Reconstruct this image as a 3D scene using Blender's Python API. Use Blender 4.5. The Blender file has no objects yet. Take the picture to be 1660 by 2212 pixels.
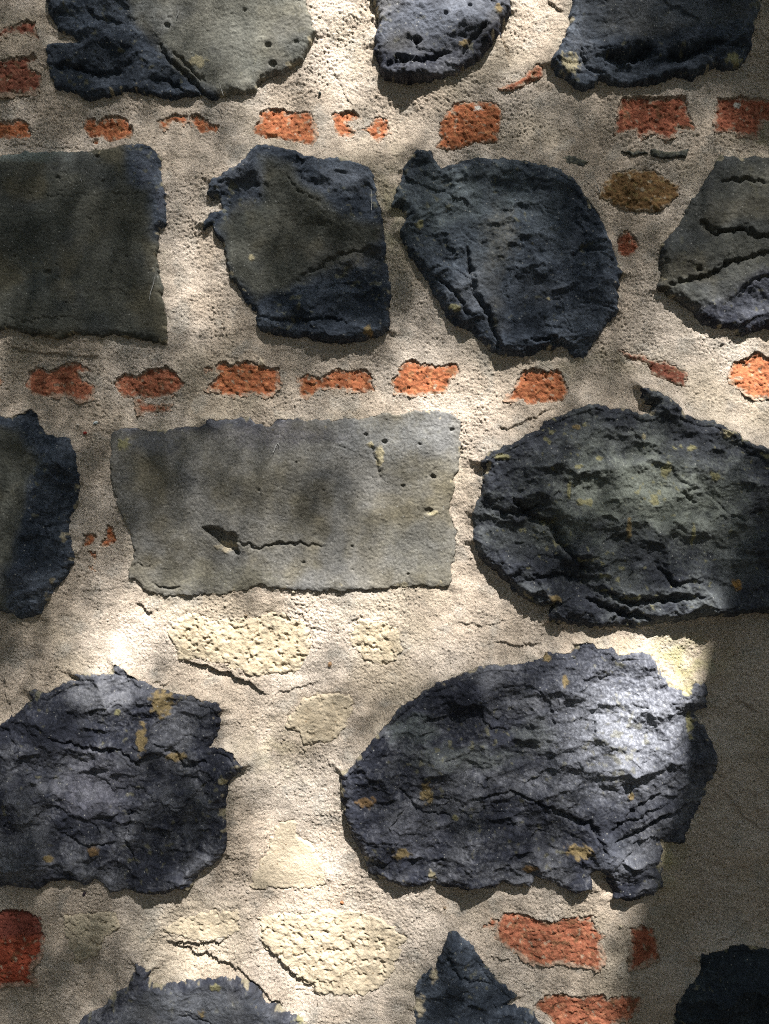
import bpy, math, random
import numpy as np
from mathutils import Vector
random.seed(7); RNG = np.random.RandomState(11)
C = bpy.context.scene.collection
S = 1500.0                                  # survey units of the wall drawing per metre
CX, CY, ZC = 830.0, 1106.0, 1.5             # middle of the picture on the wall, 1.5 m above the ground
def wx(x): return (x - CX) / S
def wz(y): return ZC + (CY - y) / S

# ---------------------------------------------------------------- camera, sky, sun, exposure
cam = bpy.data.objects.new('camera', bpy.data.cameras.new('camera')); C.objects.link(cam)
cam.data.sensor_fit = 'HORIZONTAL'; cam.data.sensor_width = 24.0; cam.data.lens = 26.0
cam.location = (0, -1660 / S * 26.0 / 24.0, ZC); cam.rotation_euler = (math.radians(90), 0, 0)
cam.data.clip_start = 0.02; cam.data.clip_end = 500
bpy.context.scene.camera = cam
SUN = Vector((0.26, -0.66, 1.0)).normalized()       # towards the sun
world = bpy.data.worlds.new('World'); bpy.context.scene.world = world; world.use_nodes = True
nt = world.node_tree; nt.nodes.clear()
sky = nt.nodes.new('ShaderNodeTexSky'); sky.sky_type = 'NISHITA'; sky.sun_disc = False
sky.sun_elevation = math.asin(SUN.z); sky.sun_rotation = math.atan2(SUN.x, SUN.y)
sky.air_density = 1.0; sky.dust_density = 1.6; sky.ozone_density = 1.0
bg = nt.nodes.new('ShaderNodeBackground'); bg.inputs['Strength'].default_value = 0.05
wo = nt.nodes.new('ShaderNodeOutputWorld')
nt.links.new(sky.outputs[0], bg.inputs[0]); nt.links.new(bg.outputs[0], wo.inputs[0])
ld = bpy.data.lights.new('sun', 'SUN'); ld.energy = 5.0; ld.angle = math.radians(0.53); ld.color = (1.0, 0.965, 0.915)
sun = bpy.data.objects.new('sun', ld); C.objects.link(sun)
sun.rotation_euler = SUN.to_track_quat('Z', 'Y').to_euler(); sun.location = SUN * 20
vs = bpy.context.scene.view_settings
vs.view_transform = 'Standard'; vs.look = 'None'; vs.gamma = 1.0; vs.use_curve_mapping = False; vs.exposure = 1.78
bpy.context.scene.cycles.filter_width = 1.05; bpy.context.scene.cycles.use_denoising = False; bpy.context.scene.cycles.diffuse_bounces = 3; bpy.context.scene.cycles.max_bounces = 6

# ---------------------------------------------------------------- noise on arrays
def _h(ix, iy, seed):
    n = (ix.astype(np.int64) * 374761393 + iy.astype(np.int64) * 668265263 + seed * 2246822519) & 0xffffffff
    n = ((n ^ (n >> 13)) * 1274126177) & 0xffffffff
    n = ((n ^ (n >> 16)) * 2654435761) & 0xffffffff
    return (n ^ (n >> 15)) & 0xffff
_ANG = np.linspace(0, 2 * np.pi, 65536, endpoint=False)
_CO, _SI = np.cos(_ANG).astype(np.float32), np.sin(_ANG).astype(np.float32)
def perlin(x, y, seed=0):
    x0 = np.floor(x); y0 = np.floor(y); fx = (x - x0).astype(np.float32); fy = (y - y0).astype(np.float32)
    x0 = x0.astype(np.int64); y0 = y0.astype(np.int64)
    def g(dx, dy):
        h = _h(x0 + dx, y0 + dy, seed)
        return _CO[h] * (fx - dx) + _SI[h] * (fy - dy)
    u = fx * fx * fx * (fx * (fx * 6 - 15) + 10); v = fy * fy * fy * (fy * (fy * 6 - 15) + 10)
    a = g(0, 0); b = g(1, 0); c = g(0, 1); d = g(1, 1)
    a = a + u * (b - a); c = c + u * (d - c)
    return (a + v * (c - a)) * 1.5
def fbm(x, y, s, oct=4, seed=0, gain=0.5, sy=None):
    sy = sy or s; t = 0; a = 1.0; k = 1.0; n = 0
    for i in range(oct):
        t = t + a * perlin(x * k / s + 17.3 * i, y * k / sy + 9.1 * i, seed + i * 31); n += a; a *= gain; k *= 2.03
    return t / n
def ridged(x, y, s, oct=4, seed=0, gain=0.55):
    t = 0; a = 1.0; k = 1.0; n = 0
    for i in range(oct):
        t = t + a * (1 - 2 * np.abs(perlin(x * k / s + 7.7 * i, y * k / s + 3.1 * i, seed + i * 37))); n += a; a *= gain; k *= 2.07
    return t / n
def facets(x, y, s, seed=0, tilt=1.0):
    """chipped planes: every cell is a tilted facet; returns height (about -1..1) and distance to the facet's rim"""
    px = x / s; py = y / s; ix = np.floor(px).astype(np.int64); iy = np.floor(py).astype(np.int64)
    best = np.full(px.shape, 9.0, np.float32); sec = best.copy(); hh = np.zeros(px.shape, np.float32)
    for dx in (-1, 0, 1):
        for dy in (-1, 0, 1):
            a = _h(ix + dx, iy + dy, seed) / 65535.0; b = _h(ix + dx, iy + dy, seed + 5) / 65535.0
            ex = (px - (ix + dx + a)).astype(np.float32); ey = (py - (iy + dy + b)).astype(np.float32)
            d = ex * ex + ey * ey
            c = _h(ix + dx, iy + dy, seed + 9); o = _h(ix + dx, iy + dy, seed + 13) / 32768.0 - 1.0
            z = 0.55 * o + tilt * (_CO[c] * ex + _SI[c] * ey)
            m = d < best
            sec = np.where(m, best, np.minimum(sec, d)); best = np.where(m, d, best); hh = np.where(m, z, hh)
    return hh, np.sqrt(sec) - np.sqrt(best)
def scoops(x, y, s, seed=0, k=1.5, tilt=0.5):
    """conchoidal fracture: shallow concave scars that meet in sharp ridges"""
    px = x / s; py = y / s; ix = np.floor(px).astype(np.int64); iy = np.floor(py).astype(np.int64); out = np.full(px.shape, 9.0, np.float32)
    for dx in (-1, 0, 1):
        for dy in (-1, 0, 1):
            a = _h(ix + dx, iy + dy, seed) / 65535.0; b = _h(ix + dx, iy + dy, seed + 5) / 65535.0
            ex = (px - (ix + dx + a)).astype(np.float32); ey = (py - (iy + dy + b)).astype(np.float32)
            c = _h(ix + dx, iy + dy, seed + 9); o = _h(ix + dx, iy + dy, seed + 13) / 32768.0 - 1.0
            out = np.minimum(out, 0.32 * o + tilt * (_CO[c] * ex + _SI[c] * ey) + k * (ex * ex + ey * ey))
    return out - 0.15
def sm(x, a, b):
    t = np.clip((x - a) / (b - a), 0, 1); return t * t * (3 - 2 * t)
def sdist(P, X, Y):
    """signed distance to a closed polygon, positive inside"""
    P = np.asarray(P, np.float32); Q = np.roll(P, -1, 0); d = np.full(X.shape, 1e9, np.float32); ins = np.zeros(X.shape, bool)
    for (ax, ay), (bx, by) in zip(P, Q):
        vx, vy = bx - ax, by - ay; L = vx * vx + vy * vy + 1e-9
        t = np.clip(((X - ax) * vx + (Y - ay) * vy) / L, 0, 1)
        d = np.minimum(d, (X - ax - t * vx) ** 2 + (Y - ay - t * vy) ** 2)
        if ay != by:
            c = ((ay > Y) != (by > Y)) & (X < (bx - ax) * (Y - ay) / (by - ay) + ax); ins ^= c
    d = np.sqrt(d); return np.where(ins, d, -d)
def ldist(P, X, Y):
    """distance to an open line, the side of it (positive below / to its right hand) and how far along it, 0..1"""
    d = np.full(X.shape, 1e9, np.float32); sd = np.zeros(X.shape, np.float32); al = np.zeros(X.shape, np.float32); n = len(P) - 1
    for i in range(n):
        (ax, ay), (bx, by) = P[i], P[i + 1]; vx, vy = bx - ax, by - ay; L = vx * vx + vy * vy + 1e-9
        t = np.clip(((X - ax) * vx + (Y - ay) * vy) / L, 0, 1)
        e = (X - ax - t * vx) ** 2 + (Y - ay - t * vy) ** 2; m = e < d
        d = np.where(m, e, d); sd = np.where(m, vx * (Y - ay) - vy * (X - ax), sd); al = np.where(m, (i + t) / n, al)
    return np.sqrt(d), np.sign(sd), al

# ---------------------------------------------------------------- outlines, surveyed on the wall
def h1(pts, ox=0, oy=0): return [(ox + a / 2, oy + b / 2) for a, b in pts]
STONES = [
 dict(id='A', prot=15, kind='mix', tone='blue', label='long grey stone with a dark blue chipped left end', smooth=[[(270,-80),(295,60),(345,100),(385,150),(430,185),(500,225),(600,215),(740,100),(700,-80)]], stone_face='pale',
  P=[(100,-90),(105,0),(108,30),(120,55),(135,75),(160,85),(172,98),(150,102),(112,102),(104,112),(104,142),(112,165),(122,197),(165,200),(182,217),(215,215),(240,210),(260,209),(272,200),(300,203),(320,208),(350,212),(380,215),(420,212),(440,210),(465,215),(495,205),(530,203),(555,201),(560,185),(580,172),(610,162),(635,145),(655,130),(665,105),(680,83),(682,70),(672,45),(665,20),(655,-90)]),
 dict(id='B', prot=24, kind='mix', tone='slate', label='blue grey stone with a broken black lower edge', smooth=[[(790,-80),(815,60),(815,120),(850,130),(950,130),(1030,100),(1070,70),(1100,20),(1080,-80)]], stone_face='slate',
  P=[(800,-90),(800,0),(812,30),(815,60),(807,100),(810,130),(820,165),(830,178),(855,183),(880,190),(915,182),(950,177),(985,172),(1015,150),(1040,130),(1055,112),(1070,90),(1090,55),(1100,30),(1097,15),(1080,0),(1065,-90)]),
 dict(id='C', prot=20, kind='mix', tone='blue', label='wide dark slate coloured stone with a deep hollow low down', smooth=[[(1240,-80),(1240,60),(1300,110),(1400,100),(1520,70),(1620,60),(1640,-80)]], stone_face='dark',
  P=[(1232,-90),(1235,0),(1230,30),(1225,60),(1215,90),(1200,115),(1183,143),(1200,170),(1225,185),(1260,200),(1280,192),(1292,178),(1310,185),(1355,192),(1420,187),(1455,172),(1495,177),(1515,165),(1540,148),(1565,160),(1590,152),(1605,135),(1620,115),(1620,90),(1630,50),(1637,20),(1640,0),(1645,-90)]),
 dict(id='D', prot=13, kind='mix', tone='blue', label='flat olive grey squared stone with fine cracks', smooth=[[(-100,300),(270,300),(285,400),(325,420),(330,520),(370,520),(375,760),(-100,760)]], stone_face='olive',
  P=[(-100,345),(0,345),(50,335),(100,330),(170,332),(215,328),(265,320),(300,315),(325,320),(350,340),(345,370),(357,400),(361,450),(359,485),(347,500),(345,530),(343,560),(345,598),(355,623),(352,643),(360,668),(362,703),(361,743),(320,738),(275,728),(215,728),(165,728),(130,735),(95,730),(65,725),(30,715),(0,715),(-100,712)]),
 dict(id='E', prot=17, kind='mix', tone='blue', label='chipped stone with a smooth olive face running slantwise across it', smooth=[[(570,350),(620,365),(680,425),(740,475),(830,500),(800,540),(700,590),(640,615),(560,650),(500,600),(480,500),(500,455),(570,440)]], stone_face='olive',
  P=[(542,330),(555,320),(585,320),(625,327),(665,345),(700,350),(725,345),(765,350),(795,365),(805,380),(815,425),(825,465),(828,500),(832,530),(835,570),(840,600),(845,630),(840,680),(843,715),(827,722),(787,738),(760,745),(720,745),(685,740),(660,733),(600,728),(565,720),(555,703),(552,678),(542,663),(530,648),(515,623),(500,608),(492,588),(487,560),(482,530),(467,510),(457,494),(442,502),(439,487),(460,467),(482,455),(470,435),(452,422),(457,392),(480,385),(500,370),(520,360),(530,345)]),
 dict(id='F', prot=20, kind='rough', tone='blue', label='rounded dark blue stone with a light vertical ridge in the middle', smooth=[[(1010,560),(1060,540),(1075,640),(1090,720),(1060,730),(1035,650)]], stone_face='dark',
  P=[(885,345),(895,332),(930,335),(950,370),(980,360),(1020,345),(1055,350),(1110,350),(1155,360),(1200,370),(1230,390),(1260,425),(1280,455),(1300,490),(1315,530),(1325,563),(1342,595),(1335,608),(1330,633),(1335,673),(1322,693),(1300,713),(1285,738),(1270,758),(1260,773),(1230,775),(1225,753),(1200,753),(1170,758),(1150,768),(1125,775),(1085,773),(1065,763),(1035,743),(1015,718),(985,708),(965,688),(955,663),(930,633),(920,603),(895,568),(875,540),(860,505),(877,470),(867,450),(842,457),(845,440),(860,405),(870,370)]),
 dict(id='G', prot=16, kind='mix', tone='slate', label='olive grey stone split by dark open cracks', smooth=[[(1500,330),(1780,330),(1780,590),(1640,590),(1560,650),(1480,670),(1400,620),(1440,500)]], stone_face='olive',
  P=[(1535,365),(1550,340),(1595,345),(1660,347),(1760,350),(1765,700),(1660,713),(1640,713),(1620,723),(1600,728),(1575,713),(1520,708),(1500,688),(1475,665),(1455,650),(1415,628),(1422,598),(1425,578),(1422,545),(1430,525),(1460,490),(1485,440),(1515,400)]),
 dict(id='H', prot=17, kind='mix', tone='blue', label='dark stone with an olive face and a blue chipped side, left of the flat slab', smooth=[[(-120,920),(40,930),(80,965),(98,1000),(70,1060),(50,1150),(20,1320),(-120,1320)]], stone_face='olive',
  P=[(-100,893),(0,893),(30,903),(50,893),(75,885),(92,898),(95,913),(107,938),(130,948),(155,948),(167,973),(172,1003),(177,1045),(170,1083),(158,1106),(150,1131),(155,1171),(165,1191),(162,1216),(135,1251),(115,1276),(100,1306),(90,1326),(50,1336),(30,1326),(0,1321),(-100,1300)]),
 dict(id='I', prot=4, kind='flat', tone='slate', label='long flat rectangular grey stone with a small hole and a crack', smooth=[[(200,935),(400,930),(600,920),(900,870),(1020,880),(1020,1300),(300,1300),(200,1100)]], stone_face='grey',
  P=[(240,963),(245,928),(280,925),(350,930),(400,920),(435,920),(445,908),(500,905),(540,900),(550,915),(580,923),(600,903),(650,908),(700,908),(750,905),(780,905),(830,893),(880,893),(915,888),(950,888),(980,898),(997,910),(992,953),(997,968),(995,988),(990,1018),(980,1038),(980,1068),(972,1106),(985,1146),(985,1196),(975,1226),(975,1266),(930,1268),(885,1268),(850,1271),(820,1271),(795,1273),(730,1278),(685,1278),(645,1276),(600,1273),(565,1263),(530,1278),(480,1286),(430,1286),(385,1291),(330,1283),(312,1276),(305,1261),(280,1248),(280,1226),(290,1201),(285,1171),(275,1136),(258,1100),(245,1053),(240,1003)]),
 dict(id='J', prot=30, kind='rough', tone='green', label='big rugged boulder with grey green lichen and yellow specks', smooth=[], stone_face='green',
  P=[(1377,835),(1400,843),(1430,858),(1455,873),(1470,898),(1500,910),(1530,910),(1555,923),(1585,938),(1595,953),(1630,963),(1660,978),(1760,1010),(1765,1325),(1660,1321),(1615,1323),(1570,1331),(1530,1328),(1470,1338),(1430,1341),(1395,1351),(1360,1356),(1320,1351),(1280,1356),(1245,1351),(1200,1346),(1182,1341),(1182,1326),(1195,1306),(1170,1311),(1140,1298),(1110,1276),(1080,1246),(1050,1216),(1030,1201),(1025,1181),(1020,1168),(1020,1163),(1022,1136),(1018,1106),(1030,1083),(1037,1053),(1045,1018),(1035,998),(1055,978),(1090,963),(1130,943),(1160,928),(1170,913),(1215,893),(1260,878),(1280,873),(1310,883),(1360,888),(1375,898),(1400,898),(1405,873),(1385,873),(1380,853)]),
 dict(id='K', prot=19, kind='rough', tone='slate', label='ragged dark blue boulder with two ochre patches near its top', smooth=[], stone_face='slate',
  P=[(-100,1600),(0,1571),(20,1551),(55,1526),(70,1511),(67,1491),(82,1483),(105,1496),(135,1476),(170,1463),(157,1451),(200,1453),(240,1451),(250,1431),(280,1451),(300,1463),(325,1476),(350,1486),(390,1496),(425,1501),(440,1511),(470,1516),(479,1531),(470,1546),(480,1556),(475,1571),(467,1596),(452,1612),(478,1608),(505,1620),(526,1648),(514,1672),(492,1690),(495,1699),(490,1739),(492,1809),(485,1839),(470,1859),(440,1879),(420,1899),(410,1921),(385,1919),(345,1929),(300,1924),(280,1914),(240,1924),(220,1899),(205,1896),(185,1906),(155,1899),(125,1899),(105,1904),(85,1916),(30,1914),(0,1914),(-100,1900)]),
 dict(id='L', prot=24, kind='rough', tone='slate', label='largest blue grey boulder with a sunlit highlight painted on its upper right', smooth=[], stone_face='slate',
  P=[(737,1659),(745,1656),(770,1631),(800,1596),(825,1566),(855,1531),(875,1516),(905,1493),(940,1473),(980,1456),(1015,1441),(1055,1431),(1120,1431),(1160,1421),(1175,1406),(1230,1406),(1240,1386),(1270,1381),(1290,1396),(1310,1393),(1330,1411),(1360,1406),(1395,1406),(1410,1426),(1425,1456),(1440,1476),(1475,1491),(1490,1466),(1515,1463),(1520,1496),(1522,1521),(1495,1541),(1515,1566),(1535,1606),(1545,1636),(1543,1660),(1535,1679),(1525,1689),(1515,1724),(1500,1764),(1485,1789),(1475,1819),(1445,1819),(1425,1814),(1425,1859),(1427,1909),(1410,1929),(1355,1944),(1322,1939),(1322,1919),(1305,1894),(1295,1879),(1275,1884),(1275,1919),(1245,1924),(1202,1914),(1200,1904),(1180,1899),(1155,1889),(1145,1914),(1110,1914),(1085,1904),(1065,1914),(995,1916),(945,1909),(935,1899),(905,1914),(860,1904),(830,1899),(820,1894),(795,1884),(785,1849),(765,1814),(750,1774),(740,1724),(735,1684)]),
 dict(id='M', prot=12, kind='mix', tone='slate', label='grey blue stone rising from the bottom edge with a pointed left corner', smooth=[[(330,2130),(560,2130),(640,2200),(660,2320),(200,2320),(260,2180)]], stone_face='slate',
  P=[(165,2212),(185,2189),(225,2169),(250,2139),(275,2124),(287,2104),(295,2074),(310,2084),(330,2086),(325,2109),(350,2119),(400,2111),(440,2109),(475,2104),(520,2111),(555,2124),(570,2154),(600,2169),(640,2184),(665,2199),(670,2212),(680,2310),(140,2310)]),
 dict(id='N', prot=15, kind='rough', tone='blue', label='pointed dark stone like a small peak at the bottom edge', smooth=[], stone_face='slate',
  P=[(890,2310),(895,2212),(893,2164),(895,2129),(910,2099),(927,2079),(937,2094),(947,2059),(960,2024),(975,2004),(1000,2014),(1020,2039),(1040,2064),(1060,2094),(1075,2109),(1100,2129),(1115,2144),(1090,2166),(1110,2164),(1135,2164),(1155,2184),(1175,2212),(1185,2310)]),
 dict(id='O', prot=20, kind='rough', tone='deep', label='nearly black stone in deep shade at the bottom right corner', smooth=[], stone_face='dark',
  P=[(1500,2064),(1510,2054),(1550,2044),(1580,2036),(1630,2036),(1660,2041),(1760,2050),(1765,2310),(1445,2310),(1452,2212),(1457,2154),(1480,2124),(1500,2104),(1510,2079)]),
]
CHIPS = [   # thin pieces of slate pushed into the joints
 h1([(1150,652),(1220,655),(1310,655),(1300,682),(1200,692),(1150,675)], 830), h1([(740,690),(800,672),(875,700),(865,722),(770,722)], 830),
 h1([(1025,650),(1090,652),(1140,666),(1070,672)], 830)]
RED, DRK, PNK, OCH, DUL = (0.375,0.132,0.062), (0.20,0.072,0.047), (0.35,0.128,0.074), (0.18,0.105,0.047), (0.31,0.105,0.062)
BRICKS = [  # (colour, depth below the mortar in mm, one or more openings in the mortar)
 (DRK,3,[[(-60,75),(0,68),(30,55),(50,46),(77,48),(87,92),(60,75),(35,70),(0,82),(-60,85)]],'dark sliver of brick near the top left corner'),
 (DRK,2,[[(-60,130),(0,130),(30,125),(75,122),(82,132),(65,137),(64,150),(90,160),(90,185),(80,203),(40,205),(-60,207)]],'dark red brick below the sliver in the top left corner'),
 (RED,4,[[(-60,262),(0,262),(25,265),(42,259),(65,270),(70,295),(50,300),(-60,300)]],None),
 (RED,4,[h1([(355,540),(370,510),(400,505),(420,530),(460,505),(500,495),(540,510),(565,545),(580,550),(575,580),(540,600),(490,615),(440,590),(380,590)]),h1([(402,600),(425,602),(425,626),(402,622)])],None),
 (RED,4,[h1([(675,520),(740,500),(760,490),(800,495),(808,515),(790,535),(745,525),(710,560),(690,545)]),h1([(820,500),(850,485),(880,510),(900,530),(945,545),(935,570),(880,580),(840,560)])],'orange brick showing through two small holes in the mortar'),
 (RED,3,[h1([(1100,550),(1125,500),(1130,475),(1160,470),(1215,465),(1235,480),(1275,468),(1345,485),(1360,560),(1358,620),(1290,620),(1200,605),(1100,590)])],None),
 (RED,5,[h1([(1432,490),(1530,473),(1545,510),(1500,520),(1535,575),(1470,590),(1440,555)]),[(780,275),(800,272),(807,252),(830,252),(839,268),(840,285),(828,295),(810,303),(795,288)]],None),
 (RED,0,[[(945,270),(970,240),(980,225),(1020,222),(1065,225),(1080,237),(1082,270),(1072,310),(1030,312),(980,325),(938,320),(950,300)]],'rounded orange brick standing proud of the mortar'),
 (PNK,-3,[[(1075,195),(1110,180),(1145,155),(1155,145),(1170,150),(1170,170),(1150,180),(1110,197),(1080,200)]],'small slanting sliver of brick between two big stones'),
 (DUL,4,[[(1330,240),(1345,212),(1380,210),(1430,212),(1480,210),(1485,240),(1497,280),(1465,285),(1440,300),(1405,285),(1380,300),(1370,280),(1330,290)]],None),
 (DUL,4,[[(1540,290),(1547,215),(1595,211),(1660,215),(1740,215),(1740,270),(1660,264),(1640,262),(1635,300),(1610,295),(1580,285)]],None),
 (OCH,-2,[[(1292,430),(1300,400),(1330,370),(1360,367),(1415,365),(1435,385),(1467,400),(1462,430),(1420,460),(1380,460),(1350,455),(1320,445)]],'rounded brown ochre lump'),
 (DUL,2,[[(1332,510),(1355,495),(1377,520),(1370,548),(1350,560),(1335,545)]],'tiny red brick fragment under the ochre lump'),
 (RED,4,[[(-60,808),(-5,808),(4,823),(-5,838),(-60,838)]],None),
 (PNK,4,[h1([(115,560),(125,500),(160,480),(210,500),(250,475),(340,460),(390,490),(345,510),(360,540),(408,560),(400,615),(350,625),(280,600),(210,610),(140,600)],0,553)],None),
 (PNK,5,[h1([(490,545),(540,510),(590,520),(640,490),(720,478),(760,510),(795,550),(770,590),(700,610),(600,610),(520,605),(505,575)],0,553),h1([(590,622),(640,640),(735,648),(720,670),(600,680)],0,553)],'red brick with a second strip showing below it'),
 (RED,5,[h1([(900,560),(940,520),(935,475),(960,460),(1010,470),(1060,455),(1110,470),(1160,475),(1200,480),(1210,545),(1180,590),(1150,608),(1100,590),(1040,605),(970,600),(890,570)],0,553),h1([(882,488),(910,488),(908,502),(884,502)],0,553)],None),
 (RED,4,[h1([(1290,530),(1320,505),(1380,530),(1440,490),(1490,500),(1550,485),(1605,510),(1610,580),(1570,590),(1500,580),(1430,570),(1380,570),(1340,605),(1300,610)],0,553)],None),
 (RED,4,[h1([(30,540),(60,510),(80,460),(130,440),(160,465),(200,475),(310,465),(325,500),(280,540),(265,595),(190,590),(130,605),(50,590)],830,553)],None),
 (RED,4,[h1([(520,630),(600,500),(650,492),(750,495),(780,530),(790,590),(770,630),(620,640),(590,625)],830,553)],None),
 (DRK,0,[h1([(1010,405),(1070,420),(1150,445),(1230,460),(1310,500),(1300,565),(1250,555),(1150,500),(1140,462),(1050,440)],830,553)],'slanting dark red sliver of brick'),
 (RED,3,[h1([(1490,500),(1510,460),(1560,440),(1600,415),(1640,430),(1700,450),(1780,520),(1740,600),(1630,615),(1570,600),(1540,570),(1500,560)],830,553)],None),
 (RED,5,[h1([(360,100),(410,98),(402,140),(365,155)],0,1106),h1([(460,55),(485,60),(500,120),(470,150),(435,145),(455,110)],0,1106),h1([(385,175),(412,175),(416,205),(395,202)],0,1106),h1([(384,222),(403,230),(400,256)],0,1106)],'brick barely showing as small red spots in the mortar'),
 ((0.27,0.062,0.034),1,[h1([(-120,620),(0,615),(60,610),(130,620),(165,650),(188,730),(180,790),(145,850),(140,890),(165,925),(100,920),(-120,925)],0,1659)],'large deep red brick at the left edge'),
 (PNK,2,[h1([(480,740),(490,680),(510,630),(580,630),(700,660),(760,655),(840,640),(900,635),(910,690),(940,720),(925,770),(945,820),(920,860),(840,850),(770,835),(640,840),(560,790)],830,1659),h1([(410,690),(470,655),(492,655),(475,692)],830,1659)],'widest orange red brick, beside the pointed stone'),
 (DUL,3,[h1([(1060,690),(1120,680),(1165,695),(1185,830),(1150,820),(1130,850),(1060,855)],830,1659)],'small dull upright brick'),
 (PNK,2,[h1([(640,1010),(700,980),(780,975),(860,990),(940,965),(960,1000),(1020,985),(1105,990),(1095,1040),(1060,1090),(980,1106),(950,1150),(780,1150),(690,1060)],830,1659)],'orange red brick at the bottom edge'),
]
SAND = [    # pale sandstone rubble showing flush in the mortar: (colour, roughness in mm, rise, outline, label)
 ((0.42,0.345,0.225),3.2,1.0,h1([(720,520),(760,460),(820,435),(880,450),(960,470),(1080,455),(1200,440),(1330,470),(1340,560),(1330,640),(1280,690),(1150,710),(1060,700),(980,670),(880,640),(770,630),(760,570)],0,1106),'crumbly yellow sandstone under the flat rectangular stone'),
 ((0.41,0.335,0.22),2.6,1.0,[(760,1346),(785,1336),(830,1340),(860,1360),(870,1400),(850,1430),(820,1436),(780,1420),(755,1390)],'small yellow sandstone beside the wide crumbly one'),
 ((0.39,0.32,0.22),1.6,2.0,h1([(1310,810),(1400,790),(1500,790),(1530,850),(1490,930),(1440,990),(1330,1000),(1290,950),(1230,920)],0,1106),'smooth buff sandstone above the triangular one'),
 ((0.47,0.395,0.295),0.6,1.0,h1([(1060,510),(1150,370),(1160,320),(1210,235),(1280,230),(1270,290),(1350,340),(1410,460),(1400,510),(1290,520),(1180,520)],0,1659),'triangular cream sandstone'),
 ((0.42,0.35,0.25),3.0,1.0,[(560,1979),(650,1969),(760,1969),(830,1985),(870,2020),(860,2070),(840,2110),(800,2145),(700,2145),(650,2110),(600,2070),(565,2030)],'large pitted cream sandstone'),
 ((0.43,0.36,0.26),1.8,1.5,h1([(700,700),(800,640),(900,620),(1030,620),(1040,680),(1000,730),(860,745),(760,720)],0,1659),'low cream sandstone left of the pitted one'),
 ((0.36,0.33,0.24),2.6,2.0,h1([(280,640),(400,620),(500,620),(520,680),(450,740),(430,800),(340,840),(290,760)],0,1659),'shaded knobbly sandstone near the red brick'),
]
CRACKS = {  # per stone: (line, half width, depth mm)
 'A': [([(345,100),(360,130),(400,160),(430,195),(445,215)],5,9),([(375,120),(410,150),(445,185)],3,6),([(355,170),(400,205)],4,6),([(110,150),(160,145),(200,165),(260,160)],5,7),([(195,25),(210,50),(270,60)],4,6)],
 'B': [([(830,160),(860,135),(900,150),(930,140),(970,128)],5,9),([(990,140),(1020,100),(1050,70)],3.5,6),([(890,100),(905,105)],6,9)],
 'C': [([(1300,135),(1340,145),(1370,130),(1400,125)],9,14),([(1430,140),(1480,130),(1540,105),(1600,110)],7,10),([(1250,120),(1265,160),(1300,170)],3,5)],
 'D': [([(60,425),(130,430),(200,428),(270,430),(350,425)],1.6,1.6),([(30,470),(80,440),(150,415),(215,380)],1.3,1.2),([(0,680),(60,700),(140,690),(230,700)],1.6,1.5)],
 'E': [([(620,385),(640,420),(700,455)],2.5,3),([(640,610),(720,560),(800,540)],3,4),([(560,690),(640,700),(700,690),(760,700)],4,6)],
 'F': [([(1005,545),(1015,600),(1020,640),(1050,680),(1075,760)],6,11),([(930,600),(980,640),(1010,690)],4,7),([(1230,560),(1260,540),(1300,550)],6,8),([(1140,740),(1170,735),(1220,745)],6,9)],
 'G': [([(1440,620),(1490,610),(1530,600),(1560,575),(1620,560),(1680,545)],4.5,9),([(1505,480),(1540,510),(1600,500),(1620,520),(1700,510)],5,10),([(1580,640),(1620,610),(1700,590)],3,5),([(1550,400),(1590,395),(1640,400)],4,6)],
 'I': [([(515,1172),(560,1184),(600,1175),(640,1173),(700,1180)],3.0,6),([(330,1262),(390,1272)],2.5,4),([(270,1215),(330,1225)],2,2),([(800,960),(815,1000),(825,1040)],5,3)],
 'J': [([(1100,1080),(1150,1120),(1190,1130),(1210,1180),(1260,1230)],8,14),([(1280,1270),(1350,1300),(1420,1290),(1500,1285)],6,10),([(1260,1290),(1330,1320),(1390,1330)],7,12),([(1060,1100),(1110,1110),(1170,1090)],5,8),([(1400,1210),(1440,1260),(1500,1250)],6,9),([(1450,1060),(1490,1090)],3,4),([(1130,1250),(1200,1240),(1260,1250)],6,9)],
 'K': [([(120,1590),(200,1610),(270,1610),(310,1650)],4,7),([(340,1600),(380,1620),(400,1650),(450,1640)],5,8),([(300,1700),(280,1800),(300,1860)],3,5),([(130,1790),(190,1820),(260,1810)],3,5)],
 'L': [([(1320,1810),(1370,1790),(1420,1760),(1470,1745)],5,11),([(1310,1790),(1360,1740),(1420,1705)],3.5,8),([(1150,1720),(1230,1760),(1270,1770),(1300,1830)],5,8),([(1010,1720),(1100,1700),(1200,1740)],3,5),([(860,1690),(900,1740),(980,1760)],3.5,5),([(1330,1770),(1440,1730)],3,6)],
 'N': [([(960,2050),(990,2100),(1060,2120)],4,5)], 'M': [([(390,2180),(460,2200)],3,3)],
}
PITS = {'I': [(655,1215,4,3),(870,1050,4,4),(935,1030,5,5),(830,955,5,6),(790,940,4,4),(925,1105,8,3),(905,960,3,3),(760,1180,3,3),(700,1060,3,2),(975,930,4,3),(640,1000,2.5,2.5),(560,1060,2.5,2.5),(880,1240,3,3),(760,1230,3,2)],
 'A': [(365,65,6,4),(580,105,6,4),(590,145,7,5),(640,100,6,3),(530,30,4,3)], 'D': [(130,390,5,3),(110,595,7,4),(230,400,3,2),(150,660,3,2),(60,700,3,2),(215,345,4,3),(200,480,2.5,2),(40,560,3,2),(280,560,2.5,2)],
 'B': [(900,105,7,6),(870,150,14,9),(960,50,4,3),(1010,35,4,4),(920,15,4,3)], 'G': [(1500,590,5,4)], 'C': [(1540,-5,3,2),(1380,130,22,7)]}
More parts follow.
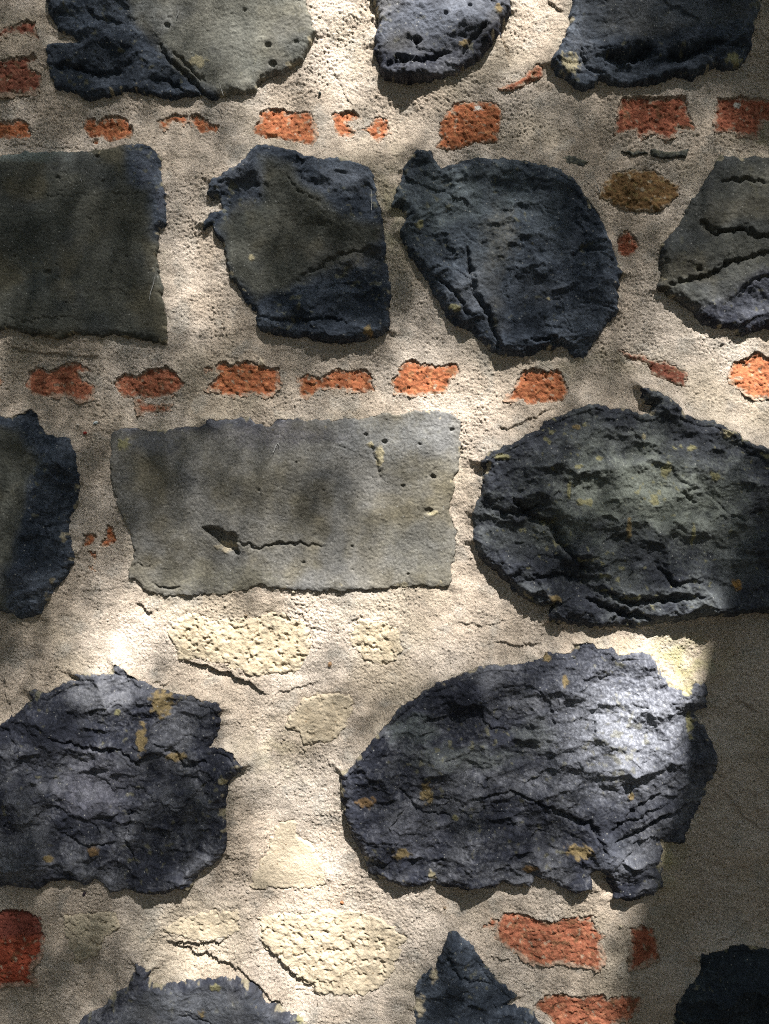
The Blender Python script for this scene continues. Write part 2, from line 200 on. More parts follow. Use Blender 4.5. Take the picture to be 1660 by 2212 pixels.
SPOTS = {   # dried mortar and ochre lichen on the stones: (x, y, rx, ry, colour)
 'A': [(430,140,18,14,'pale')], 'B': [(1070,40,10,9,'och'),(1000,110,12,7,'och')], 'C': [(1575,140,20,12,'yel'),(1225,150,22,25,'pale')],
 'E': [(795,720,10,12,'och'),(545,560,7,9,'pale')], 'F': [(1180,650,4,4,'pale'),(980,670,12,8,'yel'),(905,490,8,10,'yel')],
 'I': [(270,960,16,14,'yel'),(820,985,10,24,'pale'),(800,960,8,8,'pale'),(935,1108,10,5,'pale'),(490,1180,22,13,'mor')],
 'J': [(1238,925,9,6,'och'),(1080,988,15,8,'yel'),(1380,945,5,8,'pale'),(1283,993,8,6,'yel'),(1425,1020,12,14,'yel'),(1530,1030,16,10,'yel'),(1220,1060,5,24,'yel'),(1255,1085,20,8,'yel'),(1345,1140,6,24,'och'),(1575,1260,11,11,'org'),(1240,1010,10,5,'yel'),(1400,1080,10,14,'yel'),(1560,940,18,8,'pale'),(1480,970,12,6,'yel'),(1190,1290,16,9,'och'),(1480,1150,4,28,'yel')],
 'K': [(357,1512,24,32,'och'),(315,1590,12,32,'och'),(262,1532,6,8,'yel'),(210,1828,12,11,'brn'),(116,1845,12,9,'och'),(385,1630,22,10,'och'),(485,1680,14,6,'pale')],
 'L': [(1213,1462,9,14,'och'),(920,1702,13,26,'och'),(790,1722,20,14,'brn'),(866,1832,20,12,'och'),(1245,1830,30,16,'och'),(1355,1710,8,9,'och'),(1175,1415,10,10,'och'),(980,1758,6,7,'yel'),(1140,1868,18,9,'brn'),(1486,1560,8,30,'yel'),(1475,1480,12,16,'pal2'),(930,1878,8,10,'pale')],
 'M': [(440,2178,9,9,'och'),(470,2120,12,8,'yel'),(650,2190,16,10,'yel')], 'N': [(905,2165,12,26,'mor'),(935,2100,10,14,'mor')],
}
TINTS = {  # broad tinted areas, some weathered or dusted, with a sunlit patch painted on L: (x, y, rx, ry, colour, strength)
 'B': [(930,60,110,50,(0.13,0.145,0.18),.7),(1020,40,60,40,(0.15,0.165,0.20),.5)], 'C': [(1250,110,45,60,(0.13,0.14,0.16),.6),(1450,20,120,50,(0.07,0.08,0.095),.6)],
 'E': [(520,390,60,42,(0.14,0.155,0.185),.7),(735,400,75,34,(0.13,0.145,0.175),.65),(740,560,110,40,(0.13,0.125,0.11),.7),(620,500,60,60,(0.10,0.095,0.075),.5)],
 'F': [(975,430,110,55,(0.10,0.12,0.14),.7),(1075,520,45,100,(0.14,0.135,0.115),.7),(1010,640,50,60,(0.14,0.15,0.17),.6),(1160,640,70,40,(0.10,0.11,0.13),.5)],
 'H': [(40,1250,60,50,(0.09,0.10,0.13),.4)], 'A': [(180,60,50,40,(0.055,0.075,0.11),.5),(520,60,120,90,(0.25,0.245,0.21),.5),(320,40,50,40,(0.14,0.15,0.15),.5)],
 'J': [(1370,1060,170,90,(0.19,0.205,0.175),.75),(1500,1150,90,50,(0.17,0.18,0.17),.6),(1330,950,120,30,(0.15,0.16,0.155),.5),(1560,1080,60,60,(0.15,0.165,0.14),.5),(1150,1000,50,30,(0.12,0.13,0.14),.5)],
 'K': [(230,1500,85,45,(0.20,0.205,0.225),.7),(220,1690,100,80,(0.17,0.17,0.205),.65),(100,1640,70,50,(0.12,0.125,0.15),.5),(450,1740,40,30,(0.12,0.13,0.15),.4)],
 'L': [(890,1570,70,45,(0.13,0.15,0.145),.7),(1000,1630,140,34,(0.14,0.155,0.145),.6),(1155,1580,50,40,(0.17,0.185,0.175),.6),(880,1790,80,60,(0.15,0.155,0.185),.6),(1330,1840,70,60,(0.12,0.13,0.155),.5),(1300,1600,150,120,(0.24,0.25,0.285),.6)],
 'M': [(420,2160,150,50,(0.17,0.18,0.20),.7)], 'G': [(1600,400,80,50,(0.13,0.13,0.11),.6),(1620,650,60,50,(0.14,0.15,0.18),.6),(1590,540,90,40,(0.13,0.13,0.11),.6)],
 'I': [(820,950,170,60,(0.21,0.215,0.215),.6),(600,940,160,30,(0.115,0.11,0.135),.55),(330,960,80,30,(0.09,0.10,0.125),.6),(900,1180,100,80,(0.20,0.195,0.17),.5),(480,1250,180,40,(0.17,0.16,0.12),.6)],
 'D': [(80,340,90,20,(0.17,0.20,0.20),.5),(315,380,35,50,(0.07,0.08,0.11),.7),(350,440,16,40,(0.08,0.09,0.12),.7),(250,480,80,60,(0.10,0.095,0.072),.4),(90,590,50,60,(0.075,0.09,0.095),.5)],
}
FOLDS = {  # broad ridges (+) and hollows (-): (line, half width, mm)
 'E': [([(590,350),(650,430),(720,480),(800,510)],30,7),([(480,470),(540,540),(600,640)],40,-6),([(600,650),(700,600),(820,560)],24,-6),([(560,420),(620,480),(690,520)],26,-3)],
 'F': [([(1075,400),(1080,500),(1075,620),(1100,740)],42,8),([(930,600),(990,640),(1020,720)],26,5),([(1200,430),(1230,560),(1210,700)],50,-6),([(920,520),(960,560),(990,600)],24,-6)],
 'K': [([(330,1500),(310,1650),(285,1850)],36,7),([(400,1560),(400,1700),(390,1850)],50,-6),([(70,1560),(200,1610),(300,1640)],26,4)],
 'H': [([(60,930),(110,1010),(70,1100),(60,1300)],30,6)], 'C': [([(1290,120),(1400,110),(1540,90)],26,6),([(1320,150),(1420,150),(1540,120)],18,-6)],
 'G': [([(1430,560),(1500,560),(1560,520),(1680,500)],30,6),([(1480,640),(1560,620),(1700,600)],30,6)], 'A': [([(120,150),(260,170),(380,190)],18,-5),([(200,60),(270,120)],28,5)],
 'J': [([(1030,1130),(1160,1170),(1230,1260)],34,-7),([(1180,920),(1300,1000),(1500,1180)],70,5),([(1190,1290),(1330,1310),(1560,1290)],26,5),([(1450,940),(1600,1000)],30,-4)],
 'L': [([(1150,1430),(1300,1600),(1330,1700)],90,6),([(1480,1500),(1500,1650),(1480,1790)],26,-9),([(880,1740),(1050,1780),(1230,1800)],40,-5),([(850,1540),(950,1560),(1080,1500)],40,-4)],
 'B': [([(850,60),(950,80),(1060,30)],40,5)], 'D': [([(0,560),(150,520),(300,560)],120,2.5),([(80,620),(110,560),(120,500)],16,-1.5)], 'M': [([(330,2150),(450,2150),(600,2200)],50,5)], 'O': [([(1480,2200),(1580,2120),(1660,2110)],50,8)], 'N': [([(985,2020),(1000,2120),(1060,2180)],30,6)],
 'I': [([(250,1050),(500,1080),(700,1050),(980,1100)],100,1.8),([(300,960),(500,940),(700,950)],30,-1.0)],
}
SPC = dict(yel=(0.23,0.215,0.115), och=(0.22,0.165,0.08), pale=(0.42,0.37,0.24), org=(0.36,0.20,0.06), brn=(0.15,0.095,0.045), mor=(0.38,0.33,0.24), pal2=(0.5,0.45,0.25))
LEDGES = [  # torn edges in the mortar: (line, drop mm, width, which side drops)
 ([(370,1420),(440,1436),(500,1455),(545,1478),(583,1507)],7,26,1), ([(585,1506),(640,1480),(700,1470)],2,14,1),
 ([(358,2028),(400,2048),(450,2062),(500,2082),(550,2115),(600,2160),(630,2190)],7,22,1),
 ([(556,2020),(600,2062),(640,2100),(700,2148)],8,60,1), ([(356,2028),(420,2036),(500,2026)],6,26,1),
 ([(600,1778),(640,1774)],3,9,1), ([(632,1808),(672,1830),(690,1862),(703,1890)],4,9,-1),
 ([(850,1380),(870,1400),(835,1440),(800,1425)],2,8,1), ([(1060,1380),(1110,1392),(1170,1386)],4,14,1),
 ([(1070,920),(1100,925),(1150,900),(1200,880)],4,14,1), ([(700,120),(730,170),(760,240)],1.5,14,1), ([(1180,0),(1200,12),(1215,28)],5,8,1),
 ([(1070,60),(1082,90),(1090,120),(1100,150)],7,12,-1), ([(1055,2060),(1080,2068),(1110,2072)],4,9,1), ([(980,1340),(1030,1350),(1100,1340)],2,12,1),
 ([(295,1300),(312,1312),(330,1325)],5,12,1), ([(325,1470),(350,1478),(375,1472)],4,9,1), ([(1340,330),(1400,325)],2,7,1),
 ([(1540,2040),(1600,2000),(1660,1960)],3,40,1), ([(1560,1700),(1600,1760),(1660,1800)],3,30,1), ([(1580,1500),(1640,1540)],4,30,1),
 ([(60,1600),(10,1500),(0,1420)],3,30,-1), ([(0,750),(120,765),(240,775)],2.5,30,1), ([(0,310),(100,318),(200,322)],2,20,1),
]

# ---------------------------------------------------------------- materials
def base_mat(name, rough=0.9, grain=(900, 260), bump=(0.35, 0.25), colvar=0.25, spec=0.25, speck=None, dist=0.0012):
    m = bpy.data.materials.new(name); m.use_nodes = True; n = m.node_tree.nodes; l = m.node_tree.links
    b = n['Principled BSDF']; b.inputs['Roughness'].default_value = rough; b.inputs['Specular IOR Level'].default_value = spec
    at = n.new('ShaderNodeAttribute'); at.attribute_name = 'Col'
    geo = n.new('ShaderNodeNewGeometry')
    def noise(scale, det, rg=0.6):
        t = n.new('ShaderNodeTexNoise'); t.inputs['Scale'].default_value = scale; t.inputs['Detail'].default_value = det
        t.inputs['Roughness'].default_value = rg; l.new(geo.outputs['Position'], t.inputs['Vector']); return t
    a = noise(grain[0], 3, 0.7); c = noise(grain[1], 4, 0.65)
    r1 = n.new('ShaderNodeMapRange'); r1.inputs['From Min'].default_value = 0.3; r1.inputs['From Max'].default_value = 0.7
    r1.inputs['To Min'].default_value = 1 - colvar; r1.inputs['To Max'].default_value = 1 + colvar; l.new(c.outputs[0], r1.inputs['Value'])
    r2 = n.new('ShaderNodeMapRange'); r2.inputs['From Min'].default_value = 0.3; r2.inputs['From Max'].default_value = 0.7
    r2.inputs['To Min'].default_value = 1 - colvar; r2.inputs['To Max'].default_value = 1 + colvar; l.new(a.outputs[0], r2.inputs['Value'])
    mu = n.new('ShaderNodeMath'); mu.operation = 'MULTIPLY'; l.new(r1.outputs[0], mu.inputs[0]); l.new(r2.outputs[0], mu.inputs[1])
    vm = n.new('ShaderNodeVectorMath'); vm.operation = 'SCALE'; l.new(at.outputs['Color'], vm.inputs[0]); l.new(mu.outputs[0], vm.inputs['Scale'])
    out = vm.outputs[0]
    if speck:
        sc, thr, colr = speck
        v = n.new('ShaderNodeTexVoronoi'); v.inputs['Scale'].default_value = sc; l.new(geo.outputs['Position'], v.inputs['Vector'])
        w = n.new('ShaderNodeSeparateColor'); l.new(v.outputs['Color'], w.inputs[0])
        g1 = n.new('ShaderNodeMath'); g1.operation = 'GREATER_THAN'; g1.inputs[1].default_value = thr; l.new(w.outputs[0], g1.inputs[0])
        g2 = n.new('ShaderNodeMath'); g2.operation = 'LESS_THAN'; g2.inputs[1].default_value = 0.33; l.new(v.outputs['Distance'], g2.inputs[0])
        g3 = n.new('ShaderNodeMath'); g3.operation = 'MULTIPLY'; l.new(g1.outputs[0], g3.inputs[0]); l.new(g2.outputs[0], g3.inputs[1])
        g4 = n.new('ShaderNodeMath'); g4.operation = 'MULTIPLY'; g4.inputs[1].default_value = 0.75; l.new(g3.outputs[0], g4.inputs[0])
        mx = n.new('ShaderNodeMix'); mx.data_type = 'RGBA'; l.new(g4.outputs[0], mx.inputs['Factor']); l.new(out, mx.inputs['A'])
        mx.inputs['B'].default_value = (*colr, 1); out = mx.outputs['Result']
    l.new(out, b.inputs['Base Color'])
    b1 = n.new('ShaderNodeBump'); b1.inputs['Strength'].default_value = bump[0]; b1.inputs['Distance'].default_value = dist; l.new(c.outputs[0], b1.inputs['Height'])
    b2 = n.new('ShaderNodeBump'); b2.inputs['Strength'].default_value = bump[1]; b2.inputs['Distance'].default_value = dist * 0.6; l.new(a.outputs[0], b2.inputs['Height'])
    l.new(b1.outputs[0], b2.inputs['Normal']); l.new(b2.outputs[0], b.inputs['Normal'])
    return m
M_MORTAR = base_mat('lime_mortar', 0.95, (1100, 380), (1.0, 0.9), 0.20, 0.15, (260, 0.955, (0.10, 0.075, 0.055)), 0.0026)
M_STONE = base_mat('basalt', 0.85, (900, 300), (0.7, 0.6), 0.26, 0.22, (330, 0.975, (0.30, 0.30, 0.28)), 0.0014)
M_BRICK = base_mat('fired_brick', 0.92, (900, 240), (0.8, 0.7), 0.22, 0.15, None, 0.0016)
M_SAND = base_mat('sandstone', 0.95, (1000, 330), (0.8, 0.7), 0.14, 0.1, (240, 0.97, (0.16, 0.10, 0.05)), 0.0018)

# ---------------------------------------------------------------- mesh from a relief
def relief(name, X, Y, H, keep, col, mat, parent, back=0.09):
    """grid relief in metres towards the viewer; keep marks the cells; a skirt runs back into the wall"""
    ny, nx = X.shape
    idx = np.arange(ny * nx).reshape(ny, nx)
    q = np.stack([idx[:-1, :-1], idx[1:, :-1], idx[1:, 1:], idx[:-1, 1:]], -1)[keep]
    if not len(q): return None
    used, inv = np.unique(q, return_inverse=True); q = inv.reshape(q.shape)
    v = np.stack([(X.ravel()[used] - CX) / S, -H.ravel()[used], ZC + (CY - Y.ravel()[used]) / S], -1)
    c = col.reshape(-1, 3)[used]
    if back:
        e = np.concatenate([q[:, [0, 1]], q[:, [1, 2]], q[:, [2, 3]], q[:, [3, 0]]])
        key = np.sort(e, 1); key = key[:, 0].astype(np.int64) * len(v) + key[:, 1]
        _, fi, cn = np.unique(key, return_index=True, return_counts=True); be = e[fi[cn == 1]]
        bu, bi = np.unique(be, return_inverse=True); bi = bi.reshape(be.shape) + len(v)
        bv = v[bu].copy(); bv[:, 1] = back
        sk = np.stack([be[:, 1], be[:, 0], bi[:, 0], bi[:, 1]], -1)
        v = np.concatenate([v, bv]); c = np.concatenate([c, c[bu]]); q = np.concatenate([q, sk])
    ctr = np.array([(v[:, 0].min() + v[:, 0].max()) / 2, 0.0, (v[:, 2].min() + v[:, 2].max()) / 2]) if parent is not None and name != 'mortar' else np.zeros(3)
    me = bpy.data.meshes.new(name); nv, nf = len(v), len(q)
    me.vertices.add(nv); me.vertices.foreach_set('co', (v - ctr).astype(np.float32).ravel())
    me.loops.add(nf * 4); me.loops.foreach_set('vertex_index', q.astype(np.int32).ravel())
    me.polygons.add(nf); me.polygons.foreach_set('loop_start', np.arange(0, nf * 4, 4, dtype=np.int32))
    me.update(calc_edges=True)
    ca = me.color_attributes.new('Col', 'FLOAT_COLOR', 'POINT')
    ca.data.foreach_set('color', np.concatenate([np.clip(c, 0.002, 0.9), np.ones((nv, 1))], 1).astype(np.float32).ravel())
    me.polygons.foreach_set('use_smooth', np.ones(nf, bool)); me.materials.append(mat)
    o = bpy.data.objects.new(name, me); C.objects.link(o); o.location = ctr
    if parent is not None: o.parent = parent
    return o

wall = bpy.data.objects.new('stone_wall', None); C.objects.link(wall)
wall['label'] = 'old rubble wall of dark basalt stones and red brick bits set in pale mortar'; wall['category'] = 'wall'

MG = 130; STEP = 2.0
gx = np.arange(-MG, 1660 + MG + 0.1, STEP); gy = np.arange(-MG, 2212 + MG + 0.1, STEP)
def lerpc(a, b, t): return a + (np.asarray(b) - a) * t[..., None]
def full(c, shape): return np.broadcast_to(np.asarray(c, float), shape + (3,)).copy()

def mortar_low(X, Y):
    return (7.5 * fbm(X, Y, 330, 2, 101) + 4.2 * fbm(X, Y, 120, 2, 102)) / 1000
def warp(X, Y, seed, a=2.8, b=1.1):
    return (X + 4.0 * perlin(X / 26, Y / 26, seed) + a * perlin(X / 11, Y / 11, seed + 1) + b * perlin(X / 5.5, Y / 5.5, seed + 2),
            Y + 4.0 * perlin(X / 26, Y / 26, seed + 3) + a * perlin(X / 11, Y / 11, seed + 4) + b * perlin(X / 5.5, Y / 5.5, seed + 5))

TONE = dict(blue=((0.031,0.040,0.056),(0.095,0.113,0.143)), slate=((0.026,0.029,0.042),(0.15,0.155,0.175)),
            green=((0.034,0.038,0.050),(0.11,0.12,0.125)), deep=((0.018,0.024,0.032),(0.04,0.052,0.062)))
FACE = dict(pale=((0.165,0.165,0.14),(0.24,0.23,0.19)), olive=((0.060,0.064,0.056),(0.098,0.099,0.084)), grey=((0.140,0.130,0.104),(0.185,0.180,0.168)),
            slate=((0.07,0.078,0.098),(0.17,0.18,0.205)), dark=((0.045,0.050,0.058),(0.085,0.092,0.10)), green=((0.06,0.068,0.06),(0.15,0.16,0.13)))

MS = dict(A=0.85, B=0.5, C=0.4, M=0.55, G=0.75, F=0.5)
def fillet(st, X, Y):
    """share of the stone's standing-out that the mortar climbs round it: much above, little below"""
    s0 = sdist(st['P'], X, Y); up = s0 - sdist(st['P'], X, Y - 10.0)
    up = np.where(s0 > 12, up * 0, up / 10.0)
    return 0.26 + 0.50 * sm(up + 0.5 * fbm(X, Y, 70, 2, 900), -0.45, 0.75)
def build_stone(st, X, Y, seed, coarse=False):
    x2, y2 = warp(X, Y, seed)
    s = sdist(st['P'], x2, y2)
    near = s > -9
    m = np.zeros(X.shape)
    for P in st['smooth']:
        m = np.maximum(m, st.get('ms', MS.get(st['id'], 1.0)) * sm(sdist(P, X + 9 * perlin(X / 34, Y / 34, seed + 40), Y + 9 * perlin(X / 30, Y / 30, seed + 41)), -16, 18))
    lo = mortar_low(X, Y) * 1000
    # wide form
    w = 10 if st['kind'] == 'rough' else 5.5
    fi = fillet(st, X, Y); st['fi'] = fi
    form = st['prot'] * (fi + (1 - fi) * (1 - np.exp(-np.maximum(s, 0) / w))) + 0.6
    wxx = X + 12 * perlin(X / 45, Y / 45, seed + 60) + 5 * perlin(X / 18, Y / 18, seed + 61); wyy = Y + 12 * perlin(X / 45, Y / 45, seed + 62) + 5 * perlin(X / 18, Y / 18, seed + 63)
    f1, r1 = facets(wxx * 0.92 + wyy * 0.2, (wyy - 0.25 * wxx) * 1.35, 115, seed + 50, 0.9)
    f2, r2 = facets(wxx + 0.3 * wyy, (wyy - 0.15 * wxx) * 1.8, 46, seed + 51, 0.9)
    f3, r3 = facets(wxx - 0.2 * wyy, (wyy + 0.2 * wxx) * 1.9, 19, seed + 52, 0.9)
    rg = ridged(X, Y * 1.3, 30, 4, seed + 53)
    fine = fbm(X, Y, 9, 2, seed + 54)
    patch = sm(fbm(X, Y, 90, 2, seed + 55), -0.25, 0.3)
    s1 = scoops(wxx + 0.2 * wyy, (wyy - 0.2 * wxx) * 1.2, 105, seed + 150); s2 = scoops(wxx, (wyy + 0.25 * wxx) * 1.5, 50, seed + 151); s3 = scoops(wxx - 0.2 * wyy, wyy * 1.6, 21, seed + 152)
    rough = 12.5 * s1 + 2.6 * f1 + (3.4 + 3.2 * patch) * s2 + (0.8 + 1.0 * patch) * s3 + (0.6 + 0.9 * patch) * f2 + 0.4 * patch * f3 + 0.15 * rg + 1.0 * fine + 0.7 * fbm(X, Y, 21, 3, seed + 65, 0.6) + 0.75 * perlin(X / 4.8, Y / 4.8, seed + 64)
    flat = 1.8 * fbm(X, Y, 210, 2, seed + 56) + 1.0 * fbm(X, Y, 46, 3, seed + 57) + 0.9 * scoops(wxx, wyy * 1.3, 64, seed + 153) + 0.7 * fine + 0.6 * perlin(X / 4.6, Y / 4.6, seed + 59) + 0.22 * rg + 0.6 * f2 * sm(fbm(X, Y, 60, 2, seed + 58), 0.0, 0.3)
    ed = sm(s, -2, 26 if st['kind'] == 'flat' else 16)
    k = st['prot'] / 20.0
    H = lo + form + (1 - m) * rough * (0.35 + 0.65 * ed) * min(1.0, 0.55 + 0.45 * k) * (0.35 if st['kind'] == 'flat' else 1) + m * (flat + 0.3)
    for line, hw, dp in CRACKS.get(st['id'], []):
        d, sd, al = ldist(line, X + 5 * perlin(X / 14, Y / 14, seed + 70) + 2 * perlin(X / 6, Y / 6, seed + 72), Y + 6 * perlin(X / 14, Y / 14, seed + 71) + 2 * perlin(X / 6, Y / 6, seed + 73))
        tp = np.sqrt(np.clip(4 * al * (1 - al), 0, 1)) * 0.8 + 0.2
        H = H - dp * tp * np.exp(-(d / (hw * (0.5 + 0.5 * tp))) ** 2) - 0.25 * dp * tp * np.where(sd > 0, np.exp(-d / (hw * 5)), 0)
    for line, hw, dp in FOLDS.get(st['id'], []):
        d, sd, al = ldist(line, wxx, wyy); H = H + dp * np.exp(-(d / hw) ** 2) * (0.5 + 0.5 * sm(np.minimum(al, 1 - al), 0, 0.15)) * ed
    for px, py, r, dp in PITS.get(st['id'], []):
        d = np.hypot((X - px) * 0.8, Y - py) + 1.5 * perlin(X / 5, Y / 5, seed + 75)
        H = H - dp * (1 - sm(d, r * 0.5, r * 1.25))
    pn = perlin(X / 6.3, Y / 6.3, seed + 76)
    H = H - 1.4 * sm(pn, 0.62, 0.8) * sm(fbm(X, Y, 70, 2, seed + 77), -0.1, 0.2) * (0.4 + 0.6 * m)
    if st['id'] == 'I':         # the hole with old mortar in its lower lip
        hs = sdist([(438,1140),(462,1136),(512,1158),(516,1198),(500,1198),(478,1178),(452,1160)], x2, y2); H = H - 16 * sm(hs, -3, 6)
        hs2 = sdist([(440,1146),(458,1160),(482,1180),(515,1200),(490,1204),(462,1184),(446,1166)], x2, y2); H = np.where(hs2 > 0, np.maximum(H, lo - 3 + 0.8 * fine), H)
    H = np.where(s < 1.5, np.minimum(H, lo + fi * st['prot'] + 0.9 + (s - 1.5) * 1.3), H)
    # colour: its own minerals, dust and lichen, and a painted highlight on L
    a, b = TONE[st['tone']]; c, d2 = FACE[st['stone_face']]
    t1 = sm(fbm(X, Y, 150, 3, seed + 80) + 0.35 * fbm(X, Y, 22, 3, seed + 81) + 0.12 * f2, -0.22, 0.50)
    dust = sm(fbm(X, Y, 8, 3, seed + 82, 0.7) + 0.6 * fbm(X, Y, 90, 2, seed + 83), 0.0, 0.45)
    cr = lerpc(full(a, X.shape), b, np.clip(0.70 * t1 + 0.50 * dust - 0.08, 0, 1)) * (1 + 0.30 * perlin(X / 4.6, Y / 4.6, seed + 97) + 0.35 * fbm(X, Y, 12, 3, seed + 98, 0.7))[..., None]
    t2 = sm(fbm(X, Y, 170, 3, seed + 84) + 0.25 * fbm(X, Y, 18, 2, seed + 85), -0.4, 0.4)
    cs = lerpc(full(c, X.shape), d2, t2)
    cs = lerpc(cs, (0.062, 0.070, 0.078) if st['stone_face'] == 'olive' else (0.11, 0.118, 0.135), 0.35 * sm(fbm(X, Y, 110, 2, seed + 86), 0.08, 0.4))
    cs = lerpc(cs, (0.15, 0.125, 0.07), 0.35 * sm(fbm(X, Y, 130, 3, seed + 87), 0.0, 0.42))
    cs = cs * (1 + 0.22 * perlin(X / 4.4, Y / 4.4, seed + 190) + 0.16 * fbm(X, Y, 13, 2, seed + 191))[..., None]
    col = cr * (1 - m[..., None]) + cs * m[..., None]
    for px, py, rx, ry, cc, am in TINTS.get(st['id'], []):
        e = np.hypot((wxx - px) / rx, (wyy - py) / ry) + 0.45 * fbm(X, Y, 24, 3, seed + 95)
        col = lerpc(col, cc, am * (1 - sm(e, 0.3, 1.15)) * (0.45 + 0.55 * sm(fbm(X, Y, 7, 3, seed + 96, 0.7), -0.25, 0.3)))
    if st['id'] in 'JF':
        g = np.exp(-(((X - (1370 if st['id'] == 'J' else 960)) / 190) ** 2 + ((Y - (1070 if st['id'] == 'J' else 440)) / 110) ** 2))
        col = lerpc(col, (0.16,0.175,0.15) if st['id'] == 'J' else (0.095,0.115,0.125), np.clip(g * (0.35 + 1.1 * t1 + 0.5 * dust), 0, 0.85))
    if st['id'] == 'L':         # sunlit highlight on the upper right, painted into the colour
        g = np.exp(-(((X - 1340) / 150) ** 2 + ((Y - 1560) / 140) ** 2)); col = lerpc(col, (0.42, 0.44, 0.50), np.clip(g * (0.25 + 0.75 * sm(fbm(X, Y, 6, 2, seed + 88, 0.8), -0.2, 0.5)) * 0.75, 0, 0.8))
    if st['id'] == 'D':
        g = sm(-(Y - 352 - 8 * perlin(X / 20, Y / 20, 5)), -8, 8) * sm(-X, -160, -60); col = lerpc(col, (0.17, 0.20, 0.19), g * 0.8)
    for px, py, rx, ry, cc in SPOTS.get(st['id'], []):
        e = np.hypot((X - px) / rx, (Y - py) / ry) + 0.9 * fbm(X, Y, 12, 3, seed + 89)
        t = 1 - sm(e, 0.6, 1.12); col = lerpc(col, SPC[cc], t * 0.92); H = H + t * 0.9 + t * 0.7 * fbm(X, Y, 6, 2, seed + 90)
    # a little mortar smeared over the rim, and greenish specks
    sme = sm(fbm(X, Y, 26, 3, seed + 91) - np.maximum(s, 0) / 45, 0.16, 0.3)
    col = lerpc(col, (0.33, 0.29, 0.2), sme * 0.75)
    lich = sm(fbm(X, Y, 16, 3, seed + 92) + 0.6 * fbm(X, Y, 140, 2, seed + 93), 0.42, 0.62); col = lerpc(col, SPC['yel'], lich * (0.7 if st['tone'] == 'green' else 0.35) * (1 - 0.8 * m))
    return H / 1000, s, near, col

# mortar over the whole surveyed area
X, Y = np.meshgrid(gx, gy)
LOW = mortar_low(X, Y)
th = 0.6 * fbm(X, Y, 400, 2, 120)
xs = X + 30 * perlin(X / 90, Y / 90, 121); ys = Y + 30 * perlin(X / 90, Y / 90, 122)
streak = fbm(xs + ys * th * 0.3, ys - xs * th, 70, 3, 123, 0.6, 11)
stm = sm(fbm(X, Y, 180, 2, 124), -0.25, 0.25)
gsel = sm(fbm(X, Y, 130, 3, 133), -0.35, 0.3)
grain = (0.42 + 0.40 * gsel) * (0.9 * perlin(X / 4.4, Y / 4.4, 125) + 0.7 * perlin(X / 7.5, Y / 7.5, 126) + 1.3 * sm(perlin(X / 5.0, Y / 5.0, 134), 0.12, 0.6) - 1.1 * sm(perlin(X / 5.6, Y / 5.6, 135), 0.25, 0.7))
lump = fbm(X, Y, 30, 3, 127)
pits = sm(perlin(X / 6.1, Y / 6.1, 128), 0.62, 0.8) * sm(fbm(X, Y, 60, 2, 130), -0.1, 0.3)
grit = sm(perlin(X / 5.2, Y / 5.2, 131), 0.66, 0.85) * sm(fbm(X, Y, 90, 2, 132), -0.2, 0.3)
HM = LOW * 1000 + 0.9 * stm * streak + (0.8 + 0.5 * stm) * grain + 2.3 * lump + 1.8 * fbm(X, Y * 1.3, 78, 2, 136) - 1.7 * pits + 1.3 * grit
HM += 9.0 * np.exp(-(((X - 1600) / 130) ** 2 + ((Y - 1720) / 330) ** 2)) * (fbm(X, Y * 0.8, 85, 3, 137) + 0.5 * ridged(X, Y, 60, 3, 138))
for line, dp, wd, side in LEDGES:
    x0 = min(p[0] for p in line) - 140; x1 = max(p[0] for p in line) + 140; y0 = min(p[1] for p in line) - 140; y1 = max(p[1] for p in line) + 140
    sl = (slice(np.searchsorted(gy, y0), np.searchsorted(gy, y1)), slice(np.searchsorted(gx, x0), np.searchsorted(gx, x1)))
    xx = X[sl]; yy = Y[sl]
    d, sd, al = ldist(line, xx + 6 * perlin(xx / 22, yy / 22, 140) + 2.5 * perlin(xx / 7, yy / 7, 142), yy + 6 * perlin(xx / 22, yy / 22, 141) + 2.5 * perlin(xx / 7, yy / 7, 143))
    tp = sm(np.minimum(al, 1 - al), 0, 0.18)
    HM[sl] += tp * dp * np.where(sd * side > 0, -0.85 * np.exp(-d / wd) * sm(d, -1, 1.5), 0.25 * np.exp(-d / (wd * 1.3)))
COLM = lerpc(full((0.52, 0.435, 0.35), X.shape), (0.58, 0.505, 0.43), sm(fbm(X, Y, 200, 3, 150), -0.3, 0.35))
COLM = lerpc(COLM, (0.40, 0.345, 0.26), 0.55 * sm(fbm(X, Y, 240, 3, 151), 0.02, 0.4))
COLM = lerpc(COLM, (0.40, 0.38, 0.34), 0.5 * sm(fbm(X, Y, 60, 3, 152), 0.1, 0.45))
COLM = COLM * (1 + 0.08 * perlin(X / 4.1, Y / 4.1, 156))[..., None]
COLM = lerpc(COLM, (0.24, 0.19, 0.135), 0.7 * sm(perlin(X / 4.2, Y / 4.2, 153), 0.30, 0.7))
COLM = lerpc(COLM, (0.60, 0.54, 0.43), 0.6 * sm(perlin(X / 5.0, Y / 5.0, 154), 0.4, 0.7))
for px, py, rx, ry, t in [(850,470,35,120,0.7),(1450,1420,110,45,0.6),(1465,1480,40,60,0.4),(1440,1850,40,70,0.5),(600,1620,60,60,0.2),(1300,780,160,30,0.3),(1640,300,60,50,0.5)]:
    g = np.exp(-(((X - px) / rx) ** 2 + ((Y - py) / ry) ** 2)) * t * sm(fbm(X, Y, 34, 3, 155), -0.5, 0.3)
    COLM = lerpc(COLM, (0.40, 0.38, 0.16) if py > 1400 else (0.27, 0.26, 0.15), g)
COVER = np.zeros(X.shape, bool)

